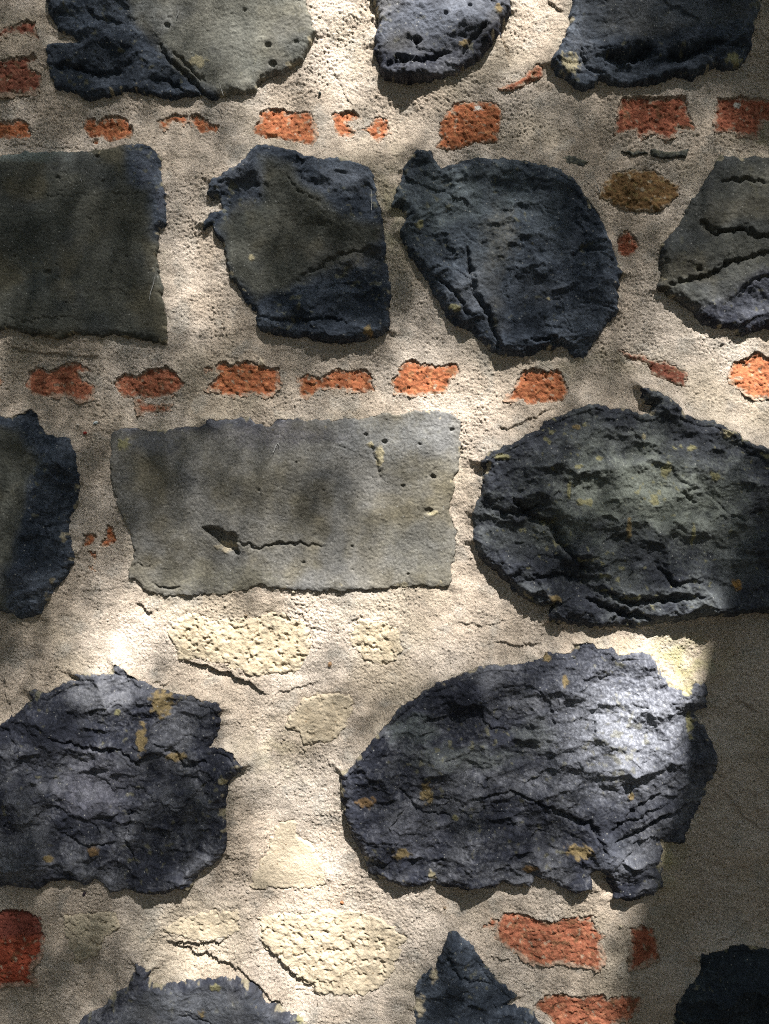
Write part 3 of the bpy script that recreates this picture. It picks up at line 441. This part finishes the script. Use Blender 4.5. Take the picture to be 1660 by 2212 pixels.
def window(P, mg):
    P = np.asarray(P); x0, y0 = P.min(0) - mg; x1, y1 = P.max(0) + mg
    return (slice(max(0, np.searchsorted(gy, y0)), np.searchsorted(gy, y1)), slice(max(0, np.searchsorted(gx, x0)), np.searchsorted(gx, x1)))
def cells(a): return a[:-1, :-1] | a[1:, :-1] | a[:-1, 1:] | a[1:, 1:]
def cells_all(a): return a[:-1, :-1] & a[1:, :-1] & a[:-1, 1:] & a[1:, 1:]

for st in STONES: st['prot'] = st['prot'] * 0.72 if st['prot'] > 5 else st['prot']
for i, st in enumerate(STONES):
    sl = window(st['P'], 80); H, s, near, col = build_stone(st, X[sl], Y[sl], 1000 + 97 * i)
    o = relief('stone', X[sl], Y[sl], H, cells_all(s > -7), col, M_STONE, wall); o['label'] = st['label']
    # mortar drawn up against the stone; sunk well inside its outline
    HM[sl] += (st['fi'] * st['prot'] + 0.8 * sm(fbm(X[sl], Y[sl], 40, 2, 160), -0.1, 0.4)) * np.exp(np.minimum(s, 0) / 20) * sm(s, -75, -35)
    drop = int(7 + st['prot'] * 0.25); up_ = np.full_like(s, -99.0); up_[drop:] = s[:-drop]
    HM[sl] -= (0.8 + 0.10 * st['prot']) * sm(up_, -9, 7) * (0.45 + 0.55 * sm(fbm(X[sl], Y[sl], 90, 2, 162 + i), -0.3, 0.2))
    HM[sl] = np.where(s > 3, np.minimum(HM[sl], LOW[sl] * 1000 - 3), HM[sl])
    COVER[sl] |= s > 9
    g = (np.exp(-np.abs(s) / 9) * (s < 0) * sm(fbm(X[sl], Y[sl], 40, 2, 161), 0.0, 0.4))[..., None]     # paler laitance along the joint
    COLM[sl] = COLM[sl] * (1 - 0.4 * g) + np.array([0.56, 0.52, 0.43]) * 0.4 * g
for i, P in enumerate(CHIPS):
    sl = window(P, 14); x2, y2 = warp(X[sl], Y[sl], 7000 + i * 9, 2, 1.5); s = sdist(P, x2, y2)
    H = LOW[sl] * 1000 + 1.5 + 1.2 * ridged(X[sl], Y[sl] * 2.5, 22, 3, 7100 + i) + np.minimum(s, 3) * 0.4; H = np.where(s < 0, np.minimum(H, LOW[sl] * 1000 + s * 2), H)
    col = lerpc(full((0.06, 0.065, 0.06), H.shape), (0.16, 0.16, 0.12), sm(fbm(X[sl], Y[sl], 12, 2, 7200 + i), -0.2, 0.4))
    o = relief('slate_chip', X[sl], Y[sl], H / 1000, cells_all(s > -5), col, M_STONE, wall, 0.04)

def openings(polys, X, Y, seed):
    x2, y2 = warp(X, Y, seed, 3.0, 2.2); s = None
    for P in polys:
        a = sdist(P, x2, y2); s = a if s is None else np.maximum(s, a)
    return s
for i, (bc, dp, polys, lab) in enumerate(BRICKS):
    allp = sum(polys, []); sl = window(allp, 16); xx, yy = X[sl], Y[sl]; seed = 3000 + 41 * i
    s = openings(polys, xx, yy, seed); lo = LOW[sl] * 1000; cyb = sum(p[1] for p in allp) / len(allp)
    f, _ = facets(xx, yy * 1.3, 20, seed + 3, 0.9); f2, _ = facets(xx + 3 * perlin(xx / 9, yy / 9, seed), yy * 1.2, 9, seed + 4, 0.9)
    B = lo - 0.35 * dp + 1.5 * f + 0.9 * f2 + 2.2 * fbm(xx, yy, 34, 3, seed + 5) + 0.8 * ridged(xx, yy, 12, 3, seed + 6) + 0.045 * (yy - cyb) + 0.5 * perlin(xx / 4.5, yy / 4.5, seed + 7)
    if dp <= 0: B = B + 4.0 * (1 - np.exp(-np.maximum(s, 0) / 9)) ; B = np.where(s < 0, np.minimum(B, lo + 2 * s), B)
    B = B - 2.6 * sm(perlin(xx / 8, yy / 8, seed + 8), 0.5, 0.75)
    col = lerpc(full(bc, xx.shape), tuple(v * 0.55 for v in bc), sm(fbm(xx, yy, 26, 3, seed + 9), 0.0, 0.4) * 0.8)
    col = lerpc(col, (min(0.5, bc[0] * 1.25), bc[1] * 1.6, bc[2] * 1.6), sm(fbm(xx, yy, 11, 3, seed + 10), 0.05, 0.4) * 0.7)
    col = lerpc(col, (0.36, 0.31, 0.23), 0.7 * sm(fbm(xx, yy, 15, 3, seed + 11), 0.30, 0.45))
    col = lerpc(col, (0.42, 0.36, 0.28), 0.65 * (1 - sm(s + 7 * fbm(xx, yy, 10, 2, seed + 13), 0, 7)))
    if lab and 'rounded' not in lab or i % 3 == 0: col = lerpc(col, (0.09, 0.07, 0.035), 0.55 * sm(fbm(xx, yy, 22, 3, seed + 12), 0.2, 0.42))
    if i in (7, 10):            # white lime fleck
        px, py = ((1032, 236), (1590, 228))[i == 10]
        t = 1 - sm(np.hypot((xx - px) / 11, (yy - py) / 7) + 0.8 * fbm(xx, yy, 9, 2, 77), 0.5, 1.0); col = lerpc(col, (0.62, 0.6, 0.55), t)
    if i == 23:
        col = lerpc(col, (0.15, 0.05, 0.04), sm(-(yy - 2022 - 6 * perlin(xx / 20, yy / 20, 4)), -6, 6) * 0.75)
    o = relief('brick', xx, yy, B / 1000, cells_all(s > -7), col, M_BRICK, wall, 0.09)
    if lab: o['label'] = lab
    HM[sl] = np.where(s > 0, np.minimum(HM[sl], B - 2.5), HM[sl] + (0.4 * np.exp(s / 7) if dp > 1 else 0))
    COVER[sl] |= s > 9
for i, (sc_, rg_, up, P, lab) in enumerate(SAND):
    sl = window(P, 18); xx, yy = X[sl], Y[sl]; seed = 5000 + 53 * i
    x2, y2 = warp(xx, yy, seed, 5, 3); x2 = x2 + 7 * perlin(xx / 24, yy / 24, seed + 9); s = sdist(P, x2, y2); lo = LOW[sl] * 1000
    cl = fbm(xx, yy, 17, 3, seed + 1, 0.6); bl, rr = facets(xx, yy, 11, seed + 2, 0.5)
    B = lo + up + 1.0 * lump[sl] + rg_ * (0.9 * cl + 0.35 * bl * sm(cl, -0.2, 0.4)) - rg_ * 1.1 * sm(fbm(xx, yy, 22, 3, seed + 3, 0.8), 0.12, 0.4) + 0.5 * rg_ * fbm(xx, yy, 40, 2, seed + 14) + 0.5 * perlin(xx / 4, yy / 4, seed + 4)
    B = np.where(s < 2, B - (2 - s) * 0.8, B)
    col = lerpc(full(sc_, xx.shape), tuple(v * 0.8 for v in sc_), sm(fbm(xx, yy, 40, 3, seed + 5), -0.1, 0.4))
    col = lerpc(col, (0.30, 0.20, 0.09), 0.35 * sm(fbm(xx, yy, 14, 3, seed + 6), 0.2, 0.45))
    col = lerpc(col, (0.45, 0.39, 0.29), 0.8 * (1 - sm(s + 16 * fbm(xx, yy, 26, 3, seed + 7), 0, 22)))
    col = lerpc(col, (0.45, 0.385, 0.29), np.full(xx.shape, 0.5) + 0.25 * sm(fbm(xx, yy, 36, 3, seed + 15), -0.1, 0.3))
    o = relief('sandstone', xx, yy, B / 1000, cells_all(s > -6), col, M_SAND, wall, 0.05); o['label'] = lab
    HM[sl] -= 1.6 * np.exp(-((s + 2) / 3.5) ** 2) * sm(fbm(xx, yy, 45, 2, seed + 8), -0.15, 0.15)
    HM[sl] = np.where(s > 2, np.minimum(HM[sl], B - 1.5), HM[sl]); COVER[sl] |= s > 12
relief('mortar', X, Y, HM / 1000, ~cells_all(COVER), COLM, M_MORTAR, wall, 0.12)

# ---------------------------------------------------------------- the wall beyond the picture
def poly_blob(cx, cy, w, h, n=14, seed=0):
    r = random.Random(seed); out = []
    for k in range(n):
        a = 2 * math.pi * k / n; c, s_ = math.cos(a), math.sin(a)
        q = (abs(c) ** 3.2 + abs(s_) ** 3.2) ** (-1 / 3.2) * r.uniform(0.86, 1.08); out.append((cx + c * q * w / 2, cy + s_ * q * h / 2))
    return out
ox = np.arange(-1850, 3510.1, 10.0); oy = np.arange(-1500, 3370.1, 10.0)
XO, YO = np.meshgrid(ox, oy); keepo = ~cells_all((XO >= -MG) & (XO <= 1660 + MG) & (YO >= -MG) & (YO <= 2212 + MG))
HO = mortar_low(XO, YO) * 1000 + 1.2 * fbm(XO, YO, 45, 3, 170) - 1.2
CO = lerpc(full((0.46, 0.39, 0.28), XO.shape), (0.37, 0.33, 0.24), sm(fbm(XO, YO, 240, 3, 171), -0.2, 0.4))
relief('mortar', XO, YO, HO / 1000, keepo, CO, M_MORTAR, wall, 0.5)
r0 = random.Random(3); rows = [-1300, -790, -330, 530, 1080, 1640, 2080, 2600, 3100]; ki = 0
for ry in rows:
    x = -1700 + r0.uniform(0, 150)
    while x < 3350:
        w = r0.uniform(260, 520); h = r0.uniform(300, 410); xc = x + w / 2; x += w + r0.uniform(60, 130)
        if xc + w / 2 > -MG - 35 and xc - w / 2 < 1660 + MG + 35 and ry + h / 2 > -MG - 35 and ry - h / 2 < 2212 + MG + 35: continue
        P = poly_blob(xc, ry, w, h, 14, ki); ki += 1
        st = dict(id='z', prot=r0.uniform(8, 22), kind=r0.choice(['rough', 'mix']), tone=r0.choice(['blue', 'slate', 'green']), smooth=[], stone_face='olive', P=P)
        a = np.asarray(P); XX, YY = np.meshgrid(np.arange(a[:, 0].min() - 30, a[:, 0].max() + 30, 7.0), np.arange(a[:, 1].min() - 30, a[:, 1].max() + 30, 7.0))
        if st['kind'] == 'mix': st['smooth'] = [poly_blob(xc - w * 0.1, ry, w * 0.7, h * 0.8, 9, ki)]
        H, s, near, col = build_stone(st, XX, YY, 9000 + ki * 101)
        relief('stone', XX, YY, H, cells_all(s > -9), col, M_STONE, wall)
for ry in (-1050, -560, 280, 820, 2850):
    x = -1650.0
    while x < 3350:
        w = r0.uniform(110, 150); xc = x + w / 2; x += w + r0.uniform(50, 90)
        if -MG - 30 < xc + w / 2 and xc - w / 2 < 1660 + MG + 30 and -MG - 40 < ry < 2212 + MG + 40: continue
        P = poly_blob(xc, ry, w, 70, 12, int(x)); a = np.asarray(P)
        XX, YY = np.meshgrid(np.arange(a[:, 0].min() - 12, a[:, 0].max() + 12, 6.0), np.arange(a[:, 1].min() - 12, a[:, 1].max() + 12, 6.0))
        s = sdist(P, XX, YY); B = mortar_low(XX, YY) * 1000 + np.minimum(s, 6) * 0.6 + 1.5 * fbm(XX, YY, 24, 3, int(x))
        relief('brick', XX, YY, B / 1000, cells_all(s > -6), lerpc(full(r0.choice([RED, PNK, DUL]), XX.shape), (0.15, 0.05, 0.03), sm(fbm(XX, YY, 30, 2, 3), -0.1, 0.5)), M_BRICK, wall, 0.05)

# small loose bits lodged in the mortar
def bit(name, x, y, pts, height, mat, colr, lab):
    me = bpy.data.meshes.new(name); k = len(pts); r = random.Random(int(x))
    i_, j_ = int(np.searchsorted(gy, y)), int(np.searchsorted(gx, x)); y0 = -HM[i_, j_] / 1000
    v = [(a / S, 0.004, -b / S) for a, b in pts] + [(a * 0.75 / S, -height * 0.6, -b * 0.75 / S) for a, b in pts] + [(0, -height, 0)]
    f = [[q, (q + 1) % k, k + (q + 1) % k, k + q] for q in range(k)] + [[k + q, k + (q + 1) % k, 2 * k] for q in range(k)]
    me.from_pydata(v, [], f); me.update(); ca = me.color_attributes.new('Col', 'FLOAT_COLOR', 'POINT')
    ca.data.foreach_set('color', [c for _ in v for c in (*colr, 1)]); me.materials.append(mat)
    o = bpy.data.objects.new(name, me); C.objects.link(o); o.parent = wall; o.location = (wx(x), y0, wz(y))
    if lab: o['label'] = lab
def ring(rx, ry, n=9, rot=0.0, j=0.15, seed=1):
    r = random.Random(seed); return [((rx * c * math.cos(rot) - ry * s_ * math.sin(rot)) * q, (rx * c * math.sin(rot) + ry * s_ * math.cos(rot)) * q) for k in range(n) for c, s_, q in [(math.cos(-2 * math.pi * k / n), math.sin(-2 * math.pi * k / n), r.uniform(1 - j, 1 + j))]]
bit('shell_chip', 564, 782, [(-8, 10), (10, 8), (5, -2), (-3, -14), (-6, 0)], 0.006, M_SAND, (0.6, 0.52, 0.4), 'pale pointed chip above a brick')
for x, y, rx, ry, ro, cc in [(207,914,7,4,-0.4,(0.5,0.55,0.56)),(172,919,4,3,0,(0.55,0.5,0.44)),(712,1434,6,7,0,(0.30,0.19,0.11)),(184,1928,4,6,0.4,(0.05,0.04,0.05)),(690,200,4,4,0,(0.06,0.07,0.07)),
        (738,1950,5,4,0.3,(0.3,0.14,0.07)),(1212,741,5,3,0,(0.09,0.09,0.09)),(186,936,5,4,0,(0.3,0.05,0.04)),(634,1278,5,5,0,(0.42,0.36,0.27)),(1560,742,5,3,0,(0.12,0.11,0.1)),(637,2055,10,7,0.5,(0.4,0.31,0.2)),
        (150,780,4,3,0,(0.5,0.45,0.38)),(455,845,3,3,0,(0.5,0.4,0.3)),(1340,2000,4,3,0,(0.45,0.4,0.3)),(960,1960,4,3,0,(0.2,0.15,0.1)),(530,1330,4,3,0,(0.2,0.15,0.1))]:
    bit('pebble', x, y, ring(rx, ry, 9, ro, 0.15, int(x)), 0.0035, M_SAND, cc, None)

# stray spider threads caught on the faces
for x, y, pts in [(388,38,[(0,-10),(2,0),(-2,12)]),(182,402,[(0,-9),(1,0),(0,9)]),(801,440,[(0,-20),(2,-5),(1,22)]),(597,966,[(-5,12),(0,-2),(4,-8),(8,-2)]),(333,625,[(8,-22),(3,-6),(-2,8),(-5,30)]),(480,203,[(-3,-12),(2,2),(6,14)]),(1290,410,[(-8,-14),(0,0),(4,10)])]:
    cu = bpy.data.curves.new('spider_thread', 'CURVE'); cu.dimensions = '3D'; cu.bevel_depth = 0.00045; cu.bevel_resolution = 1; spn = cu.splines.new('POLY'); spn.points.add(len(pts) - 1)
    z0 = next((st['prot'] for st in STONES if sdist(st['P'], np.array([[float(x)]]), np.array([[float(y)]]))[0, 0] > 0), 2) / 1000 + 0.006
    for k, (a, b) in enumerate(pts): spn.points[k].co = (a / S, 0.004 * math.sin(k), -b / S, 1)
    o = bpy.data.objects.new('spider_thread', cu); C.objects.link(o); o.parent = wall; o.location = (wx(x), -z0, wz(y))
    m_ = bpy.data.materials.get('web') or bpy.data.materials.new('web'); m_.use_nodes = True; m_.node_tree.nodes['Principled BSDF'].inputs['Base Color'].default_value = (0.5, 0.5, 0.48, 1); cu.materials.append(m_)

# ---------------------------------------------------------------- ground
def simple_mat(name, c1, c2, scale, rough=0.95):
    m = bpy.data.materials.new(name); m.use_nodes = True; n = m.node_tree.nodes; l = m.node_tree.links; b = n['Principled BSDF']
    t = n.new('ShaderNodeTexNoise'); t.inputs['Scale'].default_value = scale; t.inputs['Detail'].default_value = 8
    g = n.new('ShaderNodeNewGeometry'); l.new(g.outputs['Position'], t.inputs['Vector'])
    r = n.new('ShaderNodeValToRGB'); r.color_ramp.elements[0].position = 0.35; r.color_ramp.elements[1].position = 0.65
    r.color_ramp.elements[0].color = (*c1, 1); r.color_ramp.elements[1].color = (*c2, 1); l.new(t.outputs[0], r.inputs[0]); l.new(r.outputs[0], b.inputs['Base Color'])
    bp = n.new('ShaderNodeBump'); bp.inputs['Strength'].default_value = 0.6; bp.inputs['Distance'].default_value = 0.02; l.new(t.outputs[0], bp.inputs['Height']); l.new(bp.outputs[0], b.inputs['Normal'])
    b.inputs['Roughness'].default_value = rough; return m
me = bpy.data.meshes.new('ground'); n_ = 60; q = np.linspace(-1, 1, n_); q = np.sign(q) * np.abs(q) ** 2.5 * 150
gv = [(a, b, 0.03 * math.sin(a * 0.9) * math.cos(b * 0.7) - 0.02) for b in q for a in q]
me.from_pydata(gv, [], [(j * n_ + i, j * n_ + i + 1, (j + 1) * n_ + i + 1, (j + 1) * n_ + i) for j in range(n_ - 1) for i in range(n_ - 1)])
me.materials.append(simple_mat('trodden_earth', (0.035, 0.029, 0.02), (0.075, 0.064, 0.045), 9)); g_ = bpy.data.objects.new('ground', me); C.objects.link(g_); g_['kind'] = 'structure'

# ---------------------------------------------------------------- the tree whose crown dapples the wall
LIGHT = [  # how much sun reaches each surveyed spot of the wall
 (0,40,.25),(50,160,.25),(40,280,.3),(200,60,.3),(180,180,.15),(180,250,.2),(240,275,.42),(330,60,.45),(380,170,.4),(400,290,.5),(470,80,.6),(560,100,.7),(620,50,.7),(560,180,.75),(600,270,.75),(690,20,.95),(740,60,1),(730,150,1),(740,230,.85),(680,300,.55),(800,280,.75),(870,60,.95),(950,60,.95),(1040,60,.9),(900,150,.6),(870,230,.75),(980,200,.55),(1140,40,1),(1140,110,.9),(1120,190,.45),(1010,270,.45),(1200,60,.8),
 (1300,60,.3),(1450,60,.2),(1600,60,.15),(1230,160,.6),(1400,160,.2),(1180,280,.35),(1300,260,.3),(1420,250,.35),(1600,250,.5),(1500,180,.25),(1640,320,.6),(1400,400,.3),(1350,520,.3),(1250,330,.25),
 (20,430,.2),(180,440,.2),(200,560,.2),(50,580,.2),(200,680,.2),(300,480,.2),(320,690,.15),(100,360,.15),(100,500,.15),(100,650,.1),(270,380,.15),(280,600,.1),(410,380,.5),(420,470,.55),(400,560,.85),(400,640,.95),(440,700,.7),(390,760,.3),(500,390,.5),(560,370,.5),(620,430,.3),(700,380,.35),(780,420,.3),(640,530,.3),(720,530,.3),(620,600,.25),(600,680,.12),(740,620,.12),(780,700,.12),(520,580,.4),(500,690,.5),(850,400,.4),(850,500,.2),(850,620,.15),
 (930,400,.3),(1000,430,.3),(1100,450,.2),(1000,540,.45),(1070,570,.5),(1000,650,.5),(1120,640,.35),(1200,480,.15),(1250,600,.15),(1180,700,.3),(1250,720,.2),(1400,560,.35),(1380,660,.5),(1560,420,.4),(1620,450,.45),(1600,560,.3),(1500,560,.3),(1620,650,.5),(1500,740,.8),(1600,780,.9),(1640,820,1),(1600,890,.85),(1480,800,.6),
 (60,770,.15),(200,780,.12),(130,825,.3),(320,830,.3),(330,770,.15),(470,760,.2),(530,820,.35),(620,780,.3),(720,830,.5),(600,860,.5),(800,860,.75),(860,780,.5),(930,730,.6),(920,820,.9),(990,760,.5),(990,880,1),(950,890,1),(1060,880,.9),(1160,830,.6),(1090,930,.6),(1200,790,.3),(1300,800,.35),(1420,810,.45),(1540,880,.8),
 (60,870,.2),(150,900,.2),(210,1000,.25),(210,1080,.3),(200,1180,.35),(230,1250,.5),(60,1000,.15),(60,1200,.12),(120,1100,.15),(130,1200,.25),(300,1000,.2),(400,960,.3),(560,950,.35),(350,1100,.3),(500,1050,.35),(650,1000,.5),(600,1100,.5),(750,950,.5),(850,950,.75),(950,950,.9),(800,1080,.7),(920,1100,.85),(1000,1020,.85),(1000,1150,.8),(1005,1230,.75),(420,1200,.55),(600,1220,.65),(800,1200,.7),(900,1230,.7),
 (1130,1000,.3),(1100,1120,.25),(1100,1200,.3),(1250,950,.35),(1400,950,.4),(1550,960,.4),(1300,1060,.5),(1420,1080,.6),(1550,1080,.45),(1630,1080,.15),(1250,1200,.2),(1400,1200,.4),(1500,1250,.35),(1560,1180,.3),(1620,1200,.03),(1300,1310,.3),(1450,1310,.35),
 (0,1400,.15),(70,1370,.25),(150,1330,.5),(150,1400,.6),(230,1380,1),(300,1330,.9),(270,1430,1),(400,1350,1),(500,1380,1),(650,1330,1),(600,1420,.95),(800,1330,1),(800,1400,.8),(950,1320,.95),(1030,1290,.85),(950,1400,.7),(1100,1350,.55),(1080,1400,.6),(60,1460,.3),(30,1520,.3),(450,1470,.9),(550,1520,.8),(650,1500,.75),(700,1600,.6),(800,1500,.55),(560,1600,.75),(600,1700,.7),(680,1720,.75),(560,1800,.85),(640,1850,.95),(700,1900,.95),(720,1800,.85),
 (250,1480,.85),(200,1530,.7),(130,1560,.45),(300,1560,.6),(400,1530,.5),(450,1560,.3),(220,1650,.65),(100,1640,.4),(350,1680,.3),(150,1750,.6),(240,1780,.5),(350,1800,.15),(440,1750,.12),(50,1780,.25),(30,1880,.12),(150,1860,.3),(300,1880,.2),(420,1850,.15),(480,1900,.6),(500,1950,.7),
 (820,1620,.4),(900,1540,.35),(1000,1500,.35),(1100,1470,.35),(1000,1600,.4),(1150,1560,.5),(1250,1450,.8),(1350,1440,.9),(1250,1550,.75),(1350,1530,1),(1400,1500,1),(1430,1440,1),(1450,1400,.9),(1440,1570,.9),(1470,1490,.9),(1330,1630,.95),(1400,1650,.8),(1240,1680,.5),(1100,1680,.4),(950,1700,.35),(850,1750,.35),(850,1850,.4),(1000,1820,.25),(1150,1830,.2),(1250,1750,.45),(1340,1750,.75),(1380,1830,.5),(1400,1900,.4),(1300,1900,.75),(1340,1960,.9),(1290,1400,.6),
 (30,1960,.2),(100,1990,.15),(30,2050,.3),(150,1930,.35),(230,1980,.2),(240,2080,.12),(100,2120,.15),(60,2190,.2),(350,1990,.6),(320,1950,.4),(430,2000,.9),(420,2080,.95),(330,2070,.6),(500,2040,.8),(600,2000,1),(700,1980,1),(800,2000,.8),(600,2130,.75),(700,2080,.95),(820,2090,.8),(640,2190,.8),(750,2180,.6),(400,2160,.6),(500,2180,.5),(260,2170,.25),(850,2190,.5),(900,1960,.7),(900,2050,.55),
 (1000,1960,.5),(1150,1960,.45),(1250,1970,.55),(1100,2040,.45),(1200,2040,.55),(1280,2080,.5),(1010,2100,.25),(960,2180,.2),(1100,2190,.35),(1200,2120,.45),(1260,2170,.6),(1350,2160,.45),(1400,2040,.25),(1430,1980,.4),(1480,2000,.3),(1550,1960,.2),(1620,2010,.2),(1550,2100,.08),(1620,2150,.05),(1400,2180,.35),(1450,2100,.3)]
LA = np.array(LIGHT)
def target(x, y, sg=46.0):
    d2 = ((x[..., None] - LA[:, 0]) ** 2 + (y[..., None] - LA[:, 1]) ** 2) / (2 * sg * sg); d0 = d2.min(-1, keepdims=True)
    w = np.exp(-(d2 - d0)); v = (w * LA[:, 2]).sum(-1) / w.sum(-1)
    out = np.exp(-d0[..., 0] * 0.5); nz = 0.42 + 0.5 * fbm(x, y, 330, 2, 400)
    return v * out + nz * (1 - out)
CELL = 14.0; X0, X1, Y0, Y1 = -520, 2200, -520, 2760
cxs = np.arange(X0, X1, CELL); cys = np.arange(Y0, Y1, CELL); TX, TY = np.meshgrid(cxs, cys)
T = np.clip(target(TX, TY), 0.03, 1.0); T = np.where(T > 0.82, 1.0, np.maximum(T, 0.07) ** 1.5)
TRUNK_L = [(1700,900),(1640,1030),(1575,1180),(1530,1330),(1490,1450),(1458,1580),(1440,1750),(1390,1900),(1335,2060)]   # left rim of the trunk's shadow
want = -np.log(np.clip((T - 0.03) / 0.90, 0.03, 1.0)); want = np.where(T > 0.9, 0, want)
for _ in range(2):
    for ax_ in (0, 1): want = sum(np.roll(want, k_, ax_) for k_ in (-2, -1, 0, 1, 2)) / 5
shade = np.zeros_like(want); pv, pf = [], []; rl = random.Random(21)
def leaf(P, size, r):
    ax = Vector((r.gauss(0, 1), r.gauss(0, 1), r.gauss(-0.3, 0.8))).normalized(); up = Vector((r.gauss(0, .5), r.gauss(0, .5) - 0.3, 1)).normalized()
    sd = ax.cross(up).normalized(); nn = sd.cross(ax); i = len(pv); L, W = size, size * 0.62
    for a, b, c in ((-.5, 0, 0), (-.2, -.45, .06), (.15, -.42, .08), (.5, 0, -.04), (.15, .42, .08), (-.2, .45, .06)):
        pv.append(tuple(P + ax * a * L + sd * b * W + nn * c * L))
    pf.extend([(i, i + 1, i + 2, i + 3), (i, i + 3, i + 4, i + 5)])
    return abs(nn.dot(SUN)) * L * W * 0.587
for it in range(110000):
    cand = RNG.randint(0, want.size, 26); df = (want - shade).ravel()[cand]; k = int(cand[np.argmax(df)])
    if df.max() < 0.10: 
        if it > 4000 and df.max() < 0.05: break
        continue
    jy, jx = divmod(k, want.shape[1]); x = cxs[jx] + rl.uniform(-7, 7); y = cys[jy] + rl.uniform(-7, 7)
    t = rl.uniform(3.6, 6.2); size = rl.uniform(0.018, 0.028)
    P = Vector((wx(x), 0, wz(y))) + SUN * t
    ar = leaf(P, size, rl) * S * S / abs(SUN.y)
    sg = math.sqrt((t * 0.00465 * S * 0.5) ** 2 + (size * S * 0.26) ** 2)
    sv = sg / abs(SUN.y) ** 1.0; rad = int(2.5 * sg / CELL) + 1; rv = int(2.5 * sv / CELL) + 1; a0, a1, b0, b1 = max(0, jy - rv), jy + rv + 1, max(0, jx - rad), jx + rad + 1
    dy_ = TY[a0:a1, b0:b1] - y; g = np.exp(-((TX[a0:a1, b0:b1] - x + 0.26 * dy_) ** 2 / sg ** 2 + dy_ ** 2 / sv ** 2) / 2) * ar / (2 * math.pi * sg * sv)
    shade[a0:a1, b0:b1] += g
# unseen shell of foliage added to darken the shade, open towards the sun
for it in range(60000):
    a = rl.uniform(math.pi, 2 * math.pi); z = rl.uniform(-0.12, 1.0); rr = rl.uniform(5.2, 8.0); q = math.sqrt(max(0, 1 - z * z))
    P = Vector((rr * q * math.cos(a), rr * q * math.sin(a), ZC + rr * z)); t = -P.y / -SUN.y; W = P - SUN * t
    if P.z < 0.25 or P.y > -0.5 or (z > 0.62 and rl.random() < 0.45): continue
    X_, Y_ = W.x * S + CX, CY - (W.z - ZC) * S
    if X0 - 60 < X_ < X1 + 60 and Y0 - 60 < Y_ < Y1 + 60: continue
    leaf(P, rl.uniform(0.10, 0.19), rl)
print('leaves', len(pv) // 6, 'deficit', float((want - shade).mean()))
tree = bpy.data.objects.new('tree', None); C.objects.link(tree); tree['label'] = 'leafy tree leaning in front of the wall and dappling it with shade'; tree['category'] = 'tree'
def tube_mesh(name, chains, mat, n=14):
    v, f = [], []
    for ch in chains:
        b0 = len(v); m_ = len(ch)
        for i, (p, r) in enumerate(ch):
            d = (ch[min(i + 1, m_ - 1)][0] - ch[max(i - 1, 0)][0]).normalized(); a = d.orthogonal().normalized() if abs(d.z) < 0.9 else d.cross(Vector((0, 1, 0))).normalized(); b = d.cross(a)
            for k in range(n):
                t = 2 * math.pi * k / n; rr = r * (1 + 0.06 * math.sin(3 * t + i) + 0.03 * math.sin(7 * t + 2 * i)); v.append(tuple(p + a * math.cos(t) * rr + b * math.sin(t) * rr))
        for i in range(m_ - 1):
            for k in range(n): f.append((b0 + i * n + k, b0 + i * n + (k + 1) % n, b0 + (i + 1) * n + (k + 1) % n, b0 + (i + 1) * n + k))
    me = bpy.data.meshes.new(name); me.from_pydata(v, [], f); me.polygons.foreach_set('use_smooth', np.ones(len(f), bool)); me.materials.append(mat)
    o = bpy.data.objects.new(name, me); C.objects.link(o); o.parent = tree; return o
bark = simple_mat('bark', (0.06, 0.045, 0.03), (0.14, 0.11, 0.08), 40)
RT = 0.15; TD = 4.4
def sp(x, y, t=TD): return Vector((wx(x), 0, wz(y))) + SUN * t
tr = [(sp(x + RT * S * 1.0, y), RT * (1.0 - 0.03 * i)) for i, (x, y) in enumerate(TRUNK_L[::-1])]
lowp = tr[0][0]
base = [(Vector((lowp.x + 0.10, lowp.y + 0.02, -0.1)), RT * 1.6), (Vector((lowp.x + 0.08, lowp.y, 0.25)), RT * 1.25), (Vector((lowp.x + 0.05, lowp.y, 1.1)), RT * 1.08), (Vector((lowp.x + 0.03, lowp.y, 2.0)), RT * 1.03)]
top = tr[-1][0]; tr += [(top + Vector((0.15, -0.25, 0.5)), RT * 0.7), (top + Vector((0.2, -0.6, 1.2)), RT * 0.55), (top + Vector((0.1, -1.0, 2.2)), RT * 0.35)]
tube_mesh('trunk', [base + tr], bark, 22)
br = []
for k, (x, y, t) in enumerate([(-300, -300, 4.6), (2000, 300, 4.5), (1900, 1900, 4.2), (-350, 1500, 4.4), (1500, -420, 4.8)]):
    a = tr[-2][0]; b = sp(x, y, t); c = (a + b) / 2 + Vector((0, -0.3, 0.35)); br.append([(a, 0.04), ((a + c) / 2 + Vector((0, 0, .06)), 0.03), (c, 0.022), ((c + b) / 2, 0.014), (b, 0.006)])
for ch in br[1:2] + br[4:]: tube_mesh('branch', [ch], bark, 8)
lm = bpy.data.materials.new('leaf_green'); lm.use_nodes = True; nn_ = lm.node_tree.nodes; ll_ = lm.node_tree.links; b_ = nn_['Principled BSDF']
b_.inputs['Base Color'].default_value = (0.05, 0.075, 0.025, 1); b_.inputs['Roughness'].default_value = 0.5
tl = nn_.new('ShaderNodeBsdfTranslucent'); tl.inputs[0].default_value = (0.07, 0.10, 0.025, 1); ms = nn_.new('ShaderNodeMixShader'); ms.inputs[0].default_value = 0.35
ll_.new(b_.outputs[0], ms.inputs[1]); ll_.new(tl.outputs[0], ms.inputs[2]); ll_.new(ms.outputs[0], nn_['Material Output'].inputs[0])
me = bpy.data.meshes.new('crown'); me.from_pydata(pv, [], pf); me.materials.append(lm); o = bpy.data.objects.new('crown', me); C.objects.link(o); o.parent = tree
